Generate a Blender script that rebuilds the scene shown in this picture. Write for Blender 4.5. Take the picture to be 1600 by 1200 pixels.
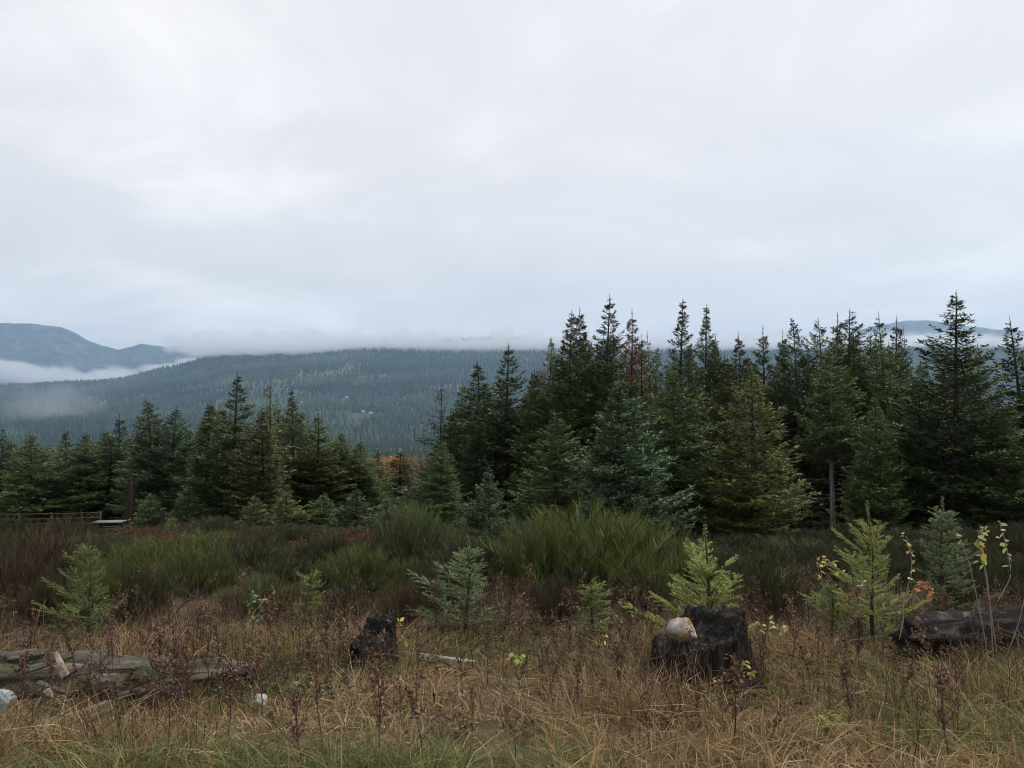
import bpy, math, random
import numpy as np

# ------------------------------------------------------------------ clear
for o in list(bpy.data.objects):
    bpy.data.objects.remove(o)
scene = bpy.context.scene
COL = scene.collection
R_ = math.radians

# ------------------------------------------------------------------ camera
FPX = 1200.0                      # focal length in pixels of the 1600 px wide photograph
EYE = 1.65
HORIZON = 660.0
PITCH = math.atan((HORIZON - 600.0) / FPX)
cam = bpy.data.cameras.new('camera')
cam.sensor_width = 36.0
cam.lens = 36.0 * FPX / 1600.0
cam.clip_start = 0.05
cam.clip_end = 60000.0
camo = bpy.data.objects.new('camera', cam)
COL.objects.link(camo)
camo.location = (0, 0, EYE)
camo.rotation_euler = (math.pi / 2 + PITCH, 0, 0)
scene.camera = camo

# ------------------------------------------------------------------ world: closed overcast
SUN_EL, SUN_AZ = R_(52), R_(78)     # azimuth measured from +Y (view direction) towards +X
world = bpy.data.worlds.new('World')
scene.world = world
world.use_nodes = True
wn, wl = world.node_tree.nodes, world.node_tree.links
wn.clear()
out = wn.new('ShaderNodeOutputWorld')
bg = wn.new('ShaderNodeBackground')
sky = wn.new('ShaderNodeTexSky')
sky.sky_type = 'NISHITA'
sky.sun_disc = False
sky.sun_elevation = SUN_EL
sky.sun_rotation = SUN_AZ
geo = wn.new('ShaderNodeTexCoord')
sep = wn.new('ShaderNodeSeparateXYZ')
wl.new(geo.outputs['Generated'], sep.inputs[0])


def wmath(op, a, b=None, c=None, clamp=False):
    n = wn.new('ShaderNodeMath')
    n.operation = op
    n.use_clamp = clamp
    for i, v in enumerate((a, b, c)):
        if v is None:
            continue
        if isinstance(v, (int, float)):
            n.inputs[i].default_value = v
        else:
            wl.new(v, n.inputs[i])
    return n.outputs[0]


zz = wmath('ADD', wmath('ABSOLUTE', sep.outputs[2]), 0.16)
comb = wn.new('ShaderNodeCombineXYZ')
wl.new(wmath('DIVIDE', sep.outputs[0], zz), comb.inputs[0])
wl.new(wmath('DIVIDE', sep.outputs[1], zz), comb.inputs[1])
comb.inputs[2].default_value = 3.7


def wnoise(scale, detail, rough, dist, w=0.0):
    n = wn.new('ShaderNodeTexNoise')
    n.noise_dimensions = '4D'
    n.inputs['Scale'].default_value = scale
    n.inputs['Detail'].default_value = detail
    n.inputs['Roughness'].default_value = rough
    n.inputs['Distortion'].default_value = dist
    n.inputs['W'].default_value = w
    wl.new(comb.outputs[0], n.inputs['Vector'])
    return n.outputs['Fac']


big = wnoise(0.42, 3, 0.5, 0.3, 1.3)
mid = wnoise(1.5, 7, 0.6, 0.5, 4.1)
fac = wmath('ADD', wmath('MULTIPLY', big, 0.5), wmath('MULTIPLY', mid, 0.5))
ramp = wn.new('ShaderNodeValToRGB')
cr = ramp.color_ramp
cr.elements[0].position = 0.38
cr.elements[0].color = (0.585, 0.572, 0.58, 1)
cr.elements[1].position = 0.62
cr.elements[1].color = (0.83, 0.80, 0.78, 1)
e = cr.elements.new(0.5)
e.color = (0.655, 0.634, 0.632, 1)
wl.new(fac, ramp.inputs[0])
mixc = wn.new('ShaderNodeMix')
mixc.data_type = 'RGBA'
mixc.inputs['Factor'].default_value = 0.955
skym = wn.new('ShaderNodeVectorMath')
skym.operation = 'SCALE'
skym.inputs['Scale'].default_value = 0.10
wl.new(sky.outputs[0], skym.inputs[0])
wl.new(skym.outputs[0], mixc.inputs['A'])
wl.new(ramp.outputs[0], mixc.inputs['B'])
wl.new(mixc.outputs['Result'], bg.inputs['Color'])
bg.inputs['Strength'].default_value = 0.73
wl.new(bg.outputs[0], out.inputs['Surface'])

# ------------------------------------------------------------------ weak veiled sun
sl = bpy.data.lights.new('sun', 'SUN')
sl.energy = 1.5
sl.angle = R_(40)
sl.color = (1.0, 0.97, 0.93)
so = bpy.data.objects.new('sun', sl)
COL.objects.link(so)
so.rotation_euler = (math.pi / 2 - SUN_EL, 0, -SUN_AZ + math.pi)
so.location = (0, 0, 60)

# ------------------------------------------------------------------ colour management, sampling
scene.view_settings.view_transform = 'Standard'
scene.view_settings.look = 'None'
scene.view_settings.exposure = 1.0
scene.view_settings.gamma = 1.0
scene.render.engine = 'CYCLES'
cy = scene.cycles
cy.use_denoising = True
cy.denoiser = 'OPENIMAGEDENOISE'
cy.max_bounces = 16
cy.diffuse_bounces = 3
cy.glossy_bounces = 2
cy.transmission_bounces = 2
cy.transparent_max_bounces = 4
cy.volume_bounces = 14
cy.volume_max_steps = 160
cy.use_adaptive_sampling = True
cy.adaptive_threshold = 0.01
cy.pixel_filter_type = 'BLACKMAN_HARRIS'
cy.filter_width = 1.0


# ================================================================== helpers
def P(px, py, Y):
    """point of the place seen at photo pixel (px, py) at forward distance Y"""
    s, c = math.sin(PITCH), math.cos(PITCH)
    t = (600.0 - py) / FPX
    Z = Y * (s + t * c) / (c - t * s)
    X = (px - 800.0) / FPX * (Y * c + Z * s)
    return np.array((X, Y, Z + EYE))


_hash = np.random.RandomState(7).rand(4096)


def vnoise(x, y, seed=0):
    x = np.asarray(x, float); y = np.asarray(y, float)
    xi = np.floor(x).astype(np.int64); yi = np.floor(y).astype(np.int64)
    fx = x - xi; fy = y - yi
    fx = fx * fx * (3 - 2 * fx); fy = fy * fy * (3 - 2 * fy)

    def h(a, b):
        return _hash[(a * 73856093 ^ b * 19349663 ^ (seed * 83492791)) & 4095]
    a = h(xi, yi); b = h(xi + 1, yi); c = h(xi, yi + 1); d = h(xi + 1, yi + 1)
    return (a * (1 - fx) + b * fx) * (1 - fy) + (c * (1 - fx) + d * fx) * fy


def fbm(x, y, seed=0, octaves=4, gain=0.5):
    s = 0; a = 1; n = 0
    for k in range(octaves):
        s = s + a * vnoise(np.asarray(x) * 2 ** k + 17.3 * k, np.asarray(y) * 2 ** k - 9.1 * k, seed + k)
        n += a; a *= gain
    return s / n


_gd = [0, 2, 3, 4, 6, 8, 10, 15, 25, 42, 60, 100, 150, 250, 400, 700, 1200, 2000, 40000]
_gz = [0, 0, -.06, -.15, -.36, -.55, -.75, -1.25, -2.25, -3.95, -5.7, -9.4, -13.8, -22, -32, -44, -54, -60, -60]


def ground_z(x, y):
    x = np.asarray(x, float); y = np.asarray(y, float)
    d = np.sqrt(np.maximum(y, 0) ** 2 + (0.35 * x) ** 2)
    z = np.interp(d, _gd, _gz)
    z = z - 0.018 * np.clip(-x, 0, 60)
    k = np.clip(1 - d / 150, 0, 1)
    z = z + k * (0.16 * (fbm(x * 0.35, y * 0.35, 3, 3) - 0.5) + 0.10 * (fbm(x * 1.3, y * 1.3, 11, 2) - 0.5))
    return z


def gz(x, y):
    return float(ground_z(np.array([x]), np.array([y]))[0])


def G(px, Y, dz=0.0):
    """ground point under photo column px at distance Y"""
    X = (px - 800.0) / FPX * Y
    z = gz(X, Y)
    for _ in range(3):
        X = (px - 800.0) / FPX * (Y * math.cos(PITCH) + (z - EYE) * math.sin(PITCH))
        z = gz(X, Y)
    return np.array((X, Y, z + dz))


def make_mesh(name, verts, faces, mat, cols=None, smooth=False):
    """faces: list of int arrays (M,3) or (M,4); cols: (N,3) per-vertex natural colour variation"""
    me = bpy.data.meshes.new(name)
    verts = np.asarray(verts, np.float32)
    faces = [np.asarray(f, np.int32) for f in faces if len(f)]
    me.vertices.add(len(verts))
    me.vertices.foreach_set('co', verts.ravel())
    loops = np.concatenate([f.ravel() for f in faces])
    tot = np.concatenate([np.full(len(f), f.shape[1], np.int32) for f in faces])
    start = np.concatenate([[0], np.cumsum(tot)[:-1]]).astype(np.int32)
    me.loops.add(len(loops))
    me.loops.foreach_set('vertex_index', loops)
    me.polygons.add(len(tot))
    me.polygons.foreach_set('loop_start', start)
    me.polygons.foreach_set('loop_total', tot)
    if smooth:
        me.polygons.foreach_set('use_smooth', np.ones(len(tot), bool))
    if cols is not None:
        a = me.attributes.new('tint', 'FLOAT_COLOR', 'POINT')
        c = np.ones((len(verts), 4), np.float32)
        c[:, :3] = cols
        a.data.foreach_set('color', c.ravel())
    me.update(calc_edges=True)
    me.validate()
    if mat is not None:
        me.materials.append(mat)
    return me


def add(name, me, parent=None, loc=(0, 0, 0), rot=(0, 0, 0), scale=(1, 1, 1), color=None):
    o = bpy.data.objects.new(name, me)
    COL.objects.link(o)
    o.location = loc
    o.rotation_euler = rot
    o.scale = scale
    if parent is not None:
        o.parent = parent
    if color is not None:
        o.color = (*color, 1)
    return o


def tag(o, label=None, cat=None, group=None, kind=None):
    if label: o['label'] = label
    if cat: o['category'] = cat
    if group: o['group'] = group
    if kind: o['kind'] = kind
    return o


class MB:
    """collects verts / quads / tris / colours"""
    def __init__(s):
        s.v, s.q, s.t, s.c, s.n = [], [], [], [], 0

    def add(s, v, q=None, t=None, c=None):
        v = np.asarray(v, float)
        s.v.append(v)
        if q is not None and len(q): s.q.append(np.asarray(q) + s.n)
        if t is not None and len(t): s.t.append(np.asarray(t) + s.n)
        s.c.append(np.broadcast_to(np.asarray(c if c is not None else (1, 1, 1), float), (len(v), 3)))
        s.n += len(v)

    def mesh(s, name, mat, smooth=False):
        f = []
        if s.q: f.append(np.concatenate(s.q))
        if s.t: f.append(np.concatenate(s.t))
        return make_mesh(name, np.concatenate(s.v), f, mat, np.concatenate(s.c), smooth)


def norm(a):
    return a / np.maximum(np.linalg.norm(a, axis=-1, keepdims=True), 1e-9)


def tube(mb, pts, rad, sides=6, c=None, cap=True):
    pts = np.asarray(pts, float)
    n = len(pts)
    rad = np.broadcast_to(np.asarray(rad, float), (n,))
    T = norm(np.gradient(pts, axis=0))
    up = np.array((0.0, 0, 1)) if abs(T[0, 2]) < 0.9 else np.array((1.0, 0, 0))
    A = norm(np.cross(T, up)); B = np.cross(A, T)
    th = np.linspace(0, 2 * np.pi, sides, endpoint=False)
    v = pts[:, None] + rad[:, None, None] * (np.cos(th)[None, :, None] * A[:, None] + np.sin(th)[None, :, None] * B[:, None])
    v = v.reshape(-1, 3)
    i = np.arange(n - 1)[:, None] * sides; j = np.arange(sides)[None]; j2 = (j + 1) % sides
    q = np.stack([i + j, i + j2, i + sides + j2, i + sides + j], -1).reshape(-1, 4)
    t = None
    if cap:
        v = np.concatenate([v, pts[:1], pts[-1:]])
        a = n * sides
        j = np.arange(sides); j2 = (j + 1) % sides
        t = np.concatenate([np.stack([np.full(sides, a), j2, j], -1), np.stack([np.full(sides, a + 1), (n - 1) * sides + j, (n - 1) * sides + j2], -1)])
    mb.add(v, q, t, c)


def rhombs(mb, base, d, side, w, c, mid=0.45, bend=None):
    """kite shaped blades: base (N,3), d (N,3) full vector, side (N,3) unit, w (N,) half width"""
    base = np.asarray(base); n = len(base)
    m = base + d * mid
    if bend is not None:
        m = m + bend
    v = np.stack([base, m + side * w[:, None], base + d, m - side * w[:, None]], 1).reshape(-1, 3)
    q = np.arange(n * 4).reshape(-1, 4)
    mb.add(v, q, None, np.repeat(np.broadcast_to(c, (n, 3)), 4, 0))


def ribbons(mb, p, c, w):
    """p (N,K,3) centre lines, w (N,) half width at the base, tapering to a point; c (N,3)"""
    N, K, _ = p.shape
    T = norm(np.gradient(p, axis=1))
    r = np.random.RandomState(N).normal(size=(N, 1, 3))
    S = norm(np.cross(T, np.broadcast_to(r, T.shape)))
    taper = np.linspace(1, 0.18, K)[None, :, None]
    a = p + S * w[:, None, None] * taper
    b = p - S * w[:, None, None] * taper
    v = np.stack([a, b], 2).reshape(-1, 3)
    i = (np.arange(N) * K * 2)[:, None] + (np.arange(K - 1) * 2)[None]
    q = np.stack([i, i + 1, i + 3, i + 2], -1).reshape(-1, 4)
    mb.add(v, q, None, np.repeat(c, K * 2, 0))


# ================================================================== materials
def new_mat(name):
    m = bpy.data.materials.new(name)
    m.use_nodes = True
    nt = m.node_tree
    nt.nodes.clear()
    return m, nt.nodes, nt.links


def mk_mix(n, l, fac, a, b, typ='MIX'):
    x = n.new('ShaderNodeMix'); x.data_type = 'RGBA'; x.blend_type = typ
    for key, v in (('Factor', fac), ('A', a), ('B', b)):
        s = x.inputs[key]
        if isinstance(v, (int, float)): s.default_value = v
        elif isinstance(v, tuple): s.default_value = (*v, 1) if len(v) == 3 else v
        else: l.new(v, s)
    return x.outputs['Result']


def mk_noise(n, l, vec, scale, detail=4, rough=0.55, dist=0.0):
    x = n.new('ShaderNodeTexNoise')
    x.inputs['Scale'].default_value = scale
    x.inputs['Detail'].default_value = detail
    x.inputs['Roughness'].default_value = rough
    x.inputs['Distortion'].default_value = dist
    if vec is not None: l.new(vec, x.inputs['Vector'])
    return x.outputs['Fac']


def mk_ramp(n, l, fac, stops):
    x = n.new('ShaderNodeValToRGB')
    cr = x.color_ramp
    while len(cr.elements) < len(stops): cr.elements.new(0.5)
    for e, (p, c) in zip(cr.elements, stops):
        e.position = p
        e.color = (*c, 1) if len(c) == 3 else c
    l.new(fac, x.inputs[0])
    return x.outputs['Color']


def leaf_mat(name, base=None, rough=0.6, trans=0.18, spec=0.25):
    """plant tissue: object colour (or a fixed base) times the per-vertex natural tint"""
    m, n, l = new_mat(name)
    o = n.new('ShaderNodeOutputMaterial')
    p = n.new('ShaderNodeBsdfPrincipled')
    p.inputs['Roughness'].default_value = rough
    p.inputs['Specular IOR Level'].default_value = spec
    a = n.new('ShaderNodeAttribute'); a.attribute_name = 'tint'
    if base is None:
        oi = n.new('ShaderNodeObjectInfo')
        c = mk_mix(n, l, 1.0, oi.outputs['Color'], a.outputs['Color'], 'MULTIPLY')
    else:
        c = mk_mix(n, l, 1.0, base, a.outputs['Color'], 'MULTIPLY')
    l.new(c, p.inputs['Base Color'])
    t = n.new('ShaderNodeBsdfTranslucent')
    l.new(c, t.inputs['Color'])
    ms = n.new('ShaderNodeMixShader')
    ms.inputs[0].default_value = trans
    l.new(p.outputs[0], ms.inputs[1]); l.new(t.outputs[0], ms.inputs[2])
    l.new(ms.outputs[0], o.inputs['Surface'])
    return m


def rough_mat(name, stops, scale=3.0, detail=6, rough=0.9, stretch=(1, 1, 1), bump=0.4, bscale=20, spec=0.2, dist=0.3, second=None):
    """noise coloured rough solid (bark, wood, stone, soil); second = (colour, scale, lo, hi) blotches on top"""
    m, n, l = new_mat(name)
    o = n.new('ShaderNodeOutputMaterial')
    p = n.new('ShaderNodeBsdfPrincipled')
    p.inputs['Roughness'].default_value = rough
    p.inputs['Specular IOR Level'].default_value = spec
    tc = n.new('ShaderNodeTexCoord')
    mp = n.new('ShaderNodeMapping')
    mp.inputs['Scale'].default_value = stretch
    l.new(tc.outputs['Object'], mp.inputs['Vector'])
    f = mk_noise(n, l, mp.outputs[0], scale, detail, 0.62, dist)
    c = mk_ramp(n, l, f, stops)
    if second:
        col, sc, lo, hi = second
        f2 = mk_noise(n, l, tc.outputs['Object'], sc, 5, 0.6, 0.4)
        mr = n.new('ShaderNodeMapRange')
        mr.inputs['From Min'].default_value = lo; mr.inputs['From Max'].default_value = hi
        l.new(f2, mr.inputs['Value'])
        c = mk_mix(n, l, mr.outputs[0], c, col)
    l.new(c, p.inputs['Base Color'])
    b = n.new('ShaderNodeBump')
    b.inputs['Strength'].default_value = bump
    b.inputs['Distance'].default_value = 0.02
    l.new(mk_noise(n, l, mp.outputs[0], bscale, 6, 0.65), b.inputs['Height'])
    l.new(b.outputs[0], p.inputs['Normal'])
    l.new(p.outputs[0], o.inputs['Surface'])
    return m


M_fir = leaf_mat('fir_needles', None, 0.55, 0.15)
M_tint = leaf_mat('dry_grass', (1, 1, 1), 0.7, 0.38, 0.2)
M_leaf = leaf_mat('broad_leaf', None, 0.5, 0.35)
M_bark = rough_mat('fir_bark', [(0.3, (0.025, 0.020, 0.016)), (0.7, (0.085, 0.072, 0.06))], 4, 5, 0.95, (1, 1, 0.2))
M_palebark = rough_mat('pale_bark', [(0.3, (0.12, 0.10, 0.085)), (0.7, (0.34, 0.31, 0.28))], 5, 5, 0.95, (1, 1, 0.25))
M_char = rough_mat('charred_wood', [(0.32, (0.005, 0.0045, 0.0045)), (0.52, (0.018, 0.014, 0.012)), (0.74, (0.075, 0.054, 0.041))], 9, 7, 0.85, (1, 1, 0.22), 0.9, 26, 0.15,
                   second=((0.060, 0.034, 0.021), 9.0, 0.52, 0.66))
M_charlog = rough_mat('charred_weathered_log', [(0.32, (0.008, 0.007, 0.007)), (0.55, (0.018, 0.015, 0.013)), (0.76, (0.08, 0.07, 0.06))], 12, 7, 0.85, (0.18, 1, 1), 0.9, 26, 0.15, second=((0.10, 0.092, 0.08), 5.0, 0.56, 0.70))
M_grey = rough_mat('weathered_wood', [(0.3, (0.032, 0.028, 0.022)), (0.5, (0.11, 0.098, 0.08)), (0.72, (0.27, 0.25, 0.215))], 10, 7, 0.9, (0.16, 1, 1), 0.8, 30, 0.2,
                   second=((0.075, 0.085, 0.035), 5.0, 0.50, 0.66))
M_palewood = rough_mat('bare_split_wood', [(0.3, (0.13, 0.09, 0.065)), (0.55, (0.28, 0.22, 0.17)), (0.75, (0.46, 0.41, 0.35))], 12, 6, 0.8, (1, 1, 0.15), 0.6, 30)
M_redwood = rough_mat('rotten_red_wood', [(0.3, (0.012, 0.009, 0.007)), (0.7, (0.055, 0.033, 0.025))], 6, 6, 0.95, (1, 1, 0.2), 0.8, 20)
M_rock = rough_mat('pale_rock', [(0.3, (0.16, 0.14, 0.11)), (0.5, (0.31, 0.285, 0.24)), (0.72, (0.46, 0.44, 0.39))], 9, 8, 0.85, (1, 1, 1), 0.7, 28,
                   second=((0.30, 0.18, 0.055), 4.2, 0.47, 0.55))
M_white = rough_mat('white_rock', [(0.3, (0.22, 0.205, 0.18)), (0.55, (0.46, 0.44, 0.41)), (0.75, (0.70, 0.69, 0.66))], 14, 7, 0.9, (1, 1, 1), 0.8, 30, second=((0.10, 0.085, 0.06), 11.0, 0.55, 0.68))
M_bluerock = rough_mat('blue_grey_rock', [(0.3, (0.16, 0.18, 0.19)), (0.55, (0.34, 0.38, 0.39)), (0.75, (0.5, 0.55, 0.56))], 12, 7, 0.85, (1, 1, 1), 0.5, 24)
M_soil = rough_mat('dark_humus', [(0.3, (0.012, 0.010, 0.008)), (0.7, (0.05, 0.038, 0.028))], 9, 7, 0.95, (1, 1, 1), 1.0, 30)
M_fence = rough_mat('cedar_rails', [(0.3, (0.04, 0.026, 0.021)), (0.7, (0.095, 0.058, 0.044))], 6, 5, 0.85, (0.2, 1, 1), 0.3, 20)
M_table = rough_mat('grey_table_boards', [(0.3, (0.12, 0.12, 0.125)), (0.7, (0.25, 0.25, 0.26))], 6, 5, 0.75, (0.2, 1, 1), 0.3, 20)
M_tabledark = rough_mat('dark_table_frame', [(0.3, (0.02, 0.019, 0.018)), (0.7, (0.05, 0.045, 0.04))], 6, 5, 0.8)
M_wallw = rough_mat('white_house_wall', [(0.3, (0.36, 0.36, 0.35)), (0.7, (0.5, 0.5, 0.49))], 0.3, 3)
M_roof = rough_mat('grey_house_roof', [(0.3, (0.2, 0.2, 0.21)), (0.7, (0.34, 0.34, 0.34))], 0.3, 3)

# ground: matted dry grass and soil close by, forest floor further off
M_ground = rough_mat('matted_ground', [(0.3, (0.030, 0.022, 0.014)), (0.5, (0.085, 0.062, 0.036)), (0.7, (0.16, 0.12, 0.07))], 2.2, 9, 0.95, (1, 1, 1), 1.0, 9, 0.1,
                     second=((0.045, 0.055, 0.022), 0.5, 0.5, 0.65))
M_hill = rough_mat('forest_slope', [(0.35, (0.03, 0.042, 0.025)), (0.65, (0.085, 0.095, 0.055))], 0.004, 8, 0.95, (1, 1, 1), 0.0)
M_mtn = rough_mat('bare_mountain', [(0.3, (0.020, 0.026, 0.030)), (0.52, (0.05, 0.06, 0.065)), (0.74, (0.16, 0.172, 0.185))], 0.009, 9, 0.95, (1, 1, 1), 0.0)

# ================================================================== ground
def sinh_axis(n, a, b, lo, hi):
    u = np.linspace(math.asinh(lo / a), math.asinh(hi / a), n)
    return a * np.sinh(u)


gx = sinh_axis(221, 1.6, 0, -16000, 16000)
gy = sinh_axis(201, 1.6, 0, -3000, 16000) + 3.0
GX, GY = np.meshgrid(gx, gy)
GZ = ground_z(GX, GY)
v = np.stack([GX, GY, GZ], -1).reshape(-1, 3)
nx, ny = len(gx), len(gy)
i = (np.arange(ny - 1)[:, None] * nx + np.arange(nx - 1)[None])
q = np.stack([i, i + 1, i + nx + 1, i + nx], -1).reshape(-1, 4)
tag(add('ground', make_mesh('ground', v, [q], M_ground, smooth=True)), 'sloping clearing of matted brown grass falling towards the valley', 'ground', kind='structure')

# ================================================================== far hillside and mountain
_rp = [-900, -300, 0, 100, 190, 250, 330, 400, 600, 800, 1000, 1200, 1440, 1600, 1900, 2500]
_ry = [640, 618, 604, 600, 590, 573, 555, 544, 536, 531, 532, 533, 528, 526, 533, 560]
Y_FOOT, Y_RIDGE = 2000.0, 5600.0


def hill_point(px, v):
    """v 0 at the foot, 1 on the ridge, up to 1.35 on the far side"""
    px = np.asarray(px, float); v = np.asarray(v, float)
    Y = Y_FOOT + (Y_RIDGE - Y_FOOT) * v
    X = (px - 800) / FPX * Y
    zr = (HORIZON - np.interp(px, _rp, _ry)) / FPX * Y_RIDGE
    prof = np.where(v <= 1, 0.25 * v + 0.75 * np.clip(v, 0, 1) ** 1.7, 1 - 0.9 * (v - 1))
    z = -66 + (zr + 66) * prof
    amp = 30 + 60 * np.clip(v, 0, 1)
    z = z + amp * np.clip(v * 3, 0, 1) * (fbm(X / 900, Y / 1300, 21, 4) - 0.5) * np.clip(2.2 - 1.4 * v, 0.15, 1)
    z = z + np.clip(v * 6, 0, 1) * 26 * (np.abs(vnoise(X / 420 + 5, Y / 700, 5) - 0.5) - 0.25)
    return np.stack([X, Y, z], -1)


pu = np.linspace(-900, 2500, 260); pv = np.linspace(-0.02, 1.35, 90)
UU, VV = np.meshgrid(pu, pv)
hv = hill_point(UU, VV).reshape(-1, 3)
i = (np.arange(89)[:, None] * 260 + np.arange(259)[None])
q = np.stack([i, i + 1, i + 261, i + 260], -1).reshape(-1, 4)
tag(add('hillside', make_mesh('hillside', hv, [q], M_hill, smooth=True)), 'long forested hillside rising into cloud beyond the valley', 'hillside', kind='structure')

_mp = [-700, -300, 0, 40, 90, 115, 135, 160, 182, 200, 217, 240, 262, 280, 300, 340, 420, 600]
_my = [560, 515, 502, 503, 509, 518, 530, 538, 544, 541, 535, 538, 541, 538, 546, 560, 585, 640]
pu = np.linspace(-700, 600, 320); pv = np.linspace(0, 1.5, 80)
UU, VV = np.meshgrid(pu, pv)
MY = 7600 + 2600 * VV
MX = (UU - 800) / FPX * (7600 + 2600 * VV)
zr = (HORIZON - np.interp(UU, _mp, _my)) / FPX * 10200
MZ = -66 + (zr + 66) * np.where(VV <= 1, VV ** 1.15, 1 - 0.8 * (VV - 1))
rg = np.abs(fbm(MX / 620, MY / 1500, 31, 5) - 0.5) * 2
MZ = MZ - 430 * rg * np.clip(VV * 2, 0, 1) * np.clip(1.05 - VV, 0.06, 1) + 18 * (fbm(MX / 90, MY / 90, 41, 3) - 0.5)
v = np.stack([MX, MY, MZ], -1).reshape(-1, 3)
i = (np.arange(79)[:, None] * 320 + np.arange(319)[None])
q = np.stack([i, i + 1, i + 321, i + 320], -1).reshape(-1, 4)
tag(add('mountain', make_mesh('mountain', v, [q], M_mtn, smooth=True)), 'distant blue mountain ridge above the mist on the left', 'mountain', kind='structure')

# distant peak over the right of the forest
pu = np.linspace(1150, 2100, 120); pv = np.linspace(0, 1.5, 40)
UU, VV = np.meshgrid(pu, pv)
MY = 8200 + 2400 * VV
MX = (UU - 800) / FPX * MY
zr = (HORIZON - np.interp(UU, [1150, 1300, 1370, 1420, 1460, 1500, 1560, 1700, 1900, 2100], [560, 530, 508, 499, 500, 506, 515, 520, 530, 560])) / FPX * 10600
MZ = -66 + (zr + 66) * np.where(VV <= 1, VV ** 1.1, 1 - 0.8 * (VV - 1)) + 40 * (fbm(MX / 300, MY / 500, 51, 4) - 0.5)
v = np.stack([MX, MY, MZ], -1).reshape(-1, 3)
i = (np.arange(39)[:, None] * 120 + np.arange(119)[None])
q = np.stack([i, i + 1, i + 121, i + 120], -1).reshape(-1, 4)
tag(add('distant_peak', make_mesh('distant_peak', v, [q], M_mtn, smooth=True)), 'grey rounded peak showing through cloud above the right forest', 'mountain', kind='structure')


# ---- far forest: countless trees as one mass
def spire_mass(pts, h, r, sides, tiers, rng, cols):
    """many small conifers: tiers of ragged cones"""
    N = len(pts)
    th = np.linspace(0, 2 * np.pi, sides, endpoint=False)
    V, F, C = [], [], []
    off = 0
    for k in range(tiers):
        zb = h * (0.04 + 0.9 * k / tiers * 0.85)
        zt = h * (1.0 if k == tiers - 1 else 0.04 + 0.9 * (k + 1.55) / tiers)
        rr = r * (1 - 0.62 * k / max(tiers - 1, 1)) if tiers > 1 else r
        a = th[None] + rng.rand(N, 1) * 6.28
        rad = rr[:, None] * (0.65 + 0.6 * rng.rand(N, sides))
        ring = np.stack([pts[:, None, 0] + np.cos(a) * rad, pts[:, None, 1] + np.sin(a) * rad,
                         pts[:, None, 2] + zb[:, None] + h[:, None] * 0.06 * (rng.rand(N, sides) - 0.5)], -1)
        tip = np.stack([pts[:, 0], pts[:, 1], pts[:, 2] + zt], -1)[:, None]
        v = np.concatenate([ring, tip], 1).reshape(-1, 3)
        b = (np.arange(N) * (sides + 1))[:, None] + off
        j = np.arange(sides)[None]; j2 = (j + 1) % sides
        F.append(np.stack([b + j, b + j2, np.broadcast_to(b + sides, (N, sides))], -1).reshape(-1, 3))
        V.append(v); C.append(np.repeat(cols, sides + 1, 0))
        off += len(v)
    return np.concatenate(V), [np.concatenate(F)], np.concatenate(C)


M_farfir = leaf_mat('far_fir', (1, 1, 1), 0.8, 0.0, 0.1)
rng = np.random.RandomState(5)
N = 105000
px = rng.uniform(-160, 1760, N)
Yh = np.sqrt(rng.uniform(2150 ** 2, 5700 ** 2, N))
vv = (Yh - Y_FOOT) / (Y_RIDGE - Y_FOOT)
pts = hill_point(px, vv)
stand = fbm(pts[:, 0] / 260, pts[:, 1] / 420, 61, 4)
stand2 = vnoise(pts[:, 0] / 700, pts[:, 1] / 160, 71)
clear = vnoise(pts[:, 0] / 330 + 9, pts[:, 1] / 210, 77)
keep = (rng.rand(N) < np.clip((stand - 0.30) * 6, 0.35, 1)) & ((clear < .87) | (rng.rand(N) < .25))
HOUSES = [(141, 622, 'tiny white far house above the lowest drift of mist on left'), (148, 649, 'tiny pale far house low on the left hillside'),
          (472, 629, 'tiny buff far house, left of the others on the middle hillside'), (541, 621, 'tiny white far house, highest on the middle hillside'),
          (567, 644, 'tiny white far house, left of the close pair on hillside'), (579, 646, 'tiny white far house, right of the close pair on hillside')]
house_pts = []
for hx, hy, lab in HOUSES:
    tv = np.linspace(0.02, 1, 400)
    hp = hill_point(np.full(400, float(hx)), tv)
    pyy = 600 - FPX * np.tan(np.arctan2(hp[:, 2] - EYE, hp[:, 1]) - PITCH)
    k = int(np.argmax(pyy < hy + 3))
    p = hill_point(np.array([float(hx)]), np.array([tv[k]]))[0]
    house_pts.append((p, lab))
    dx = np.abs(pts[:, 0] - p[0]); dy = pts[:, 1] - p[1]
    keep &= ~((dx < 34) & (dy < 30) & (dy > -190))
pts, stand, stand2 = pts[keep], stand[keep], stand2[keep]
n = len(pts)
h = (16 + 20 * stand) * rng.uniform(0.6, 1.4, n)
base = np.array((0.020, 0.034, 0.027))[None] * (0.25 + 1.7 * stand[:, None]) * rng.uniform(0.45, 1.9, (n, 1))
base = base * np.where((stand2 > 0.62)[:, None], np.array((1.45, 1.35, 1.1)), np.where((stand2 < .3)[:, None], np.array((.6, .65, .75)), 1.0))
v, f, c = spire_mass(pts, h, h * 0.20, 4, 1, rng, base)
tag(add('hill_forest', make_mesh('hill_forest', v, f, M_farfir, c)), 'unbroken conifer forest covering the far hillside', 'forest', kind='stuff')

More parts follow.
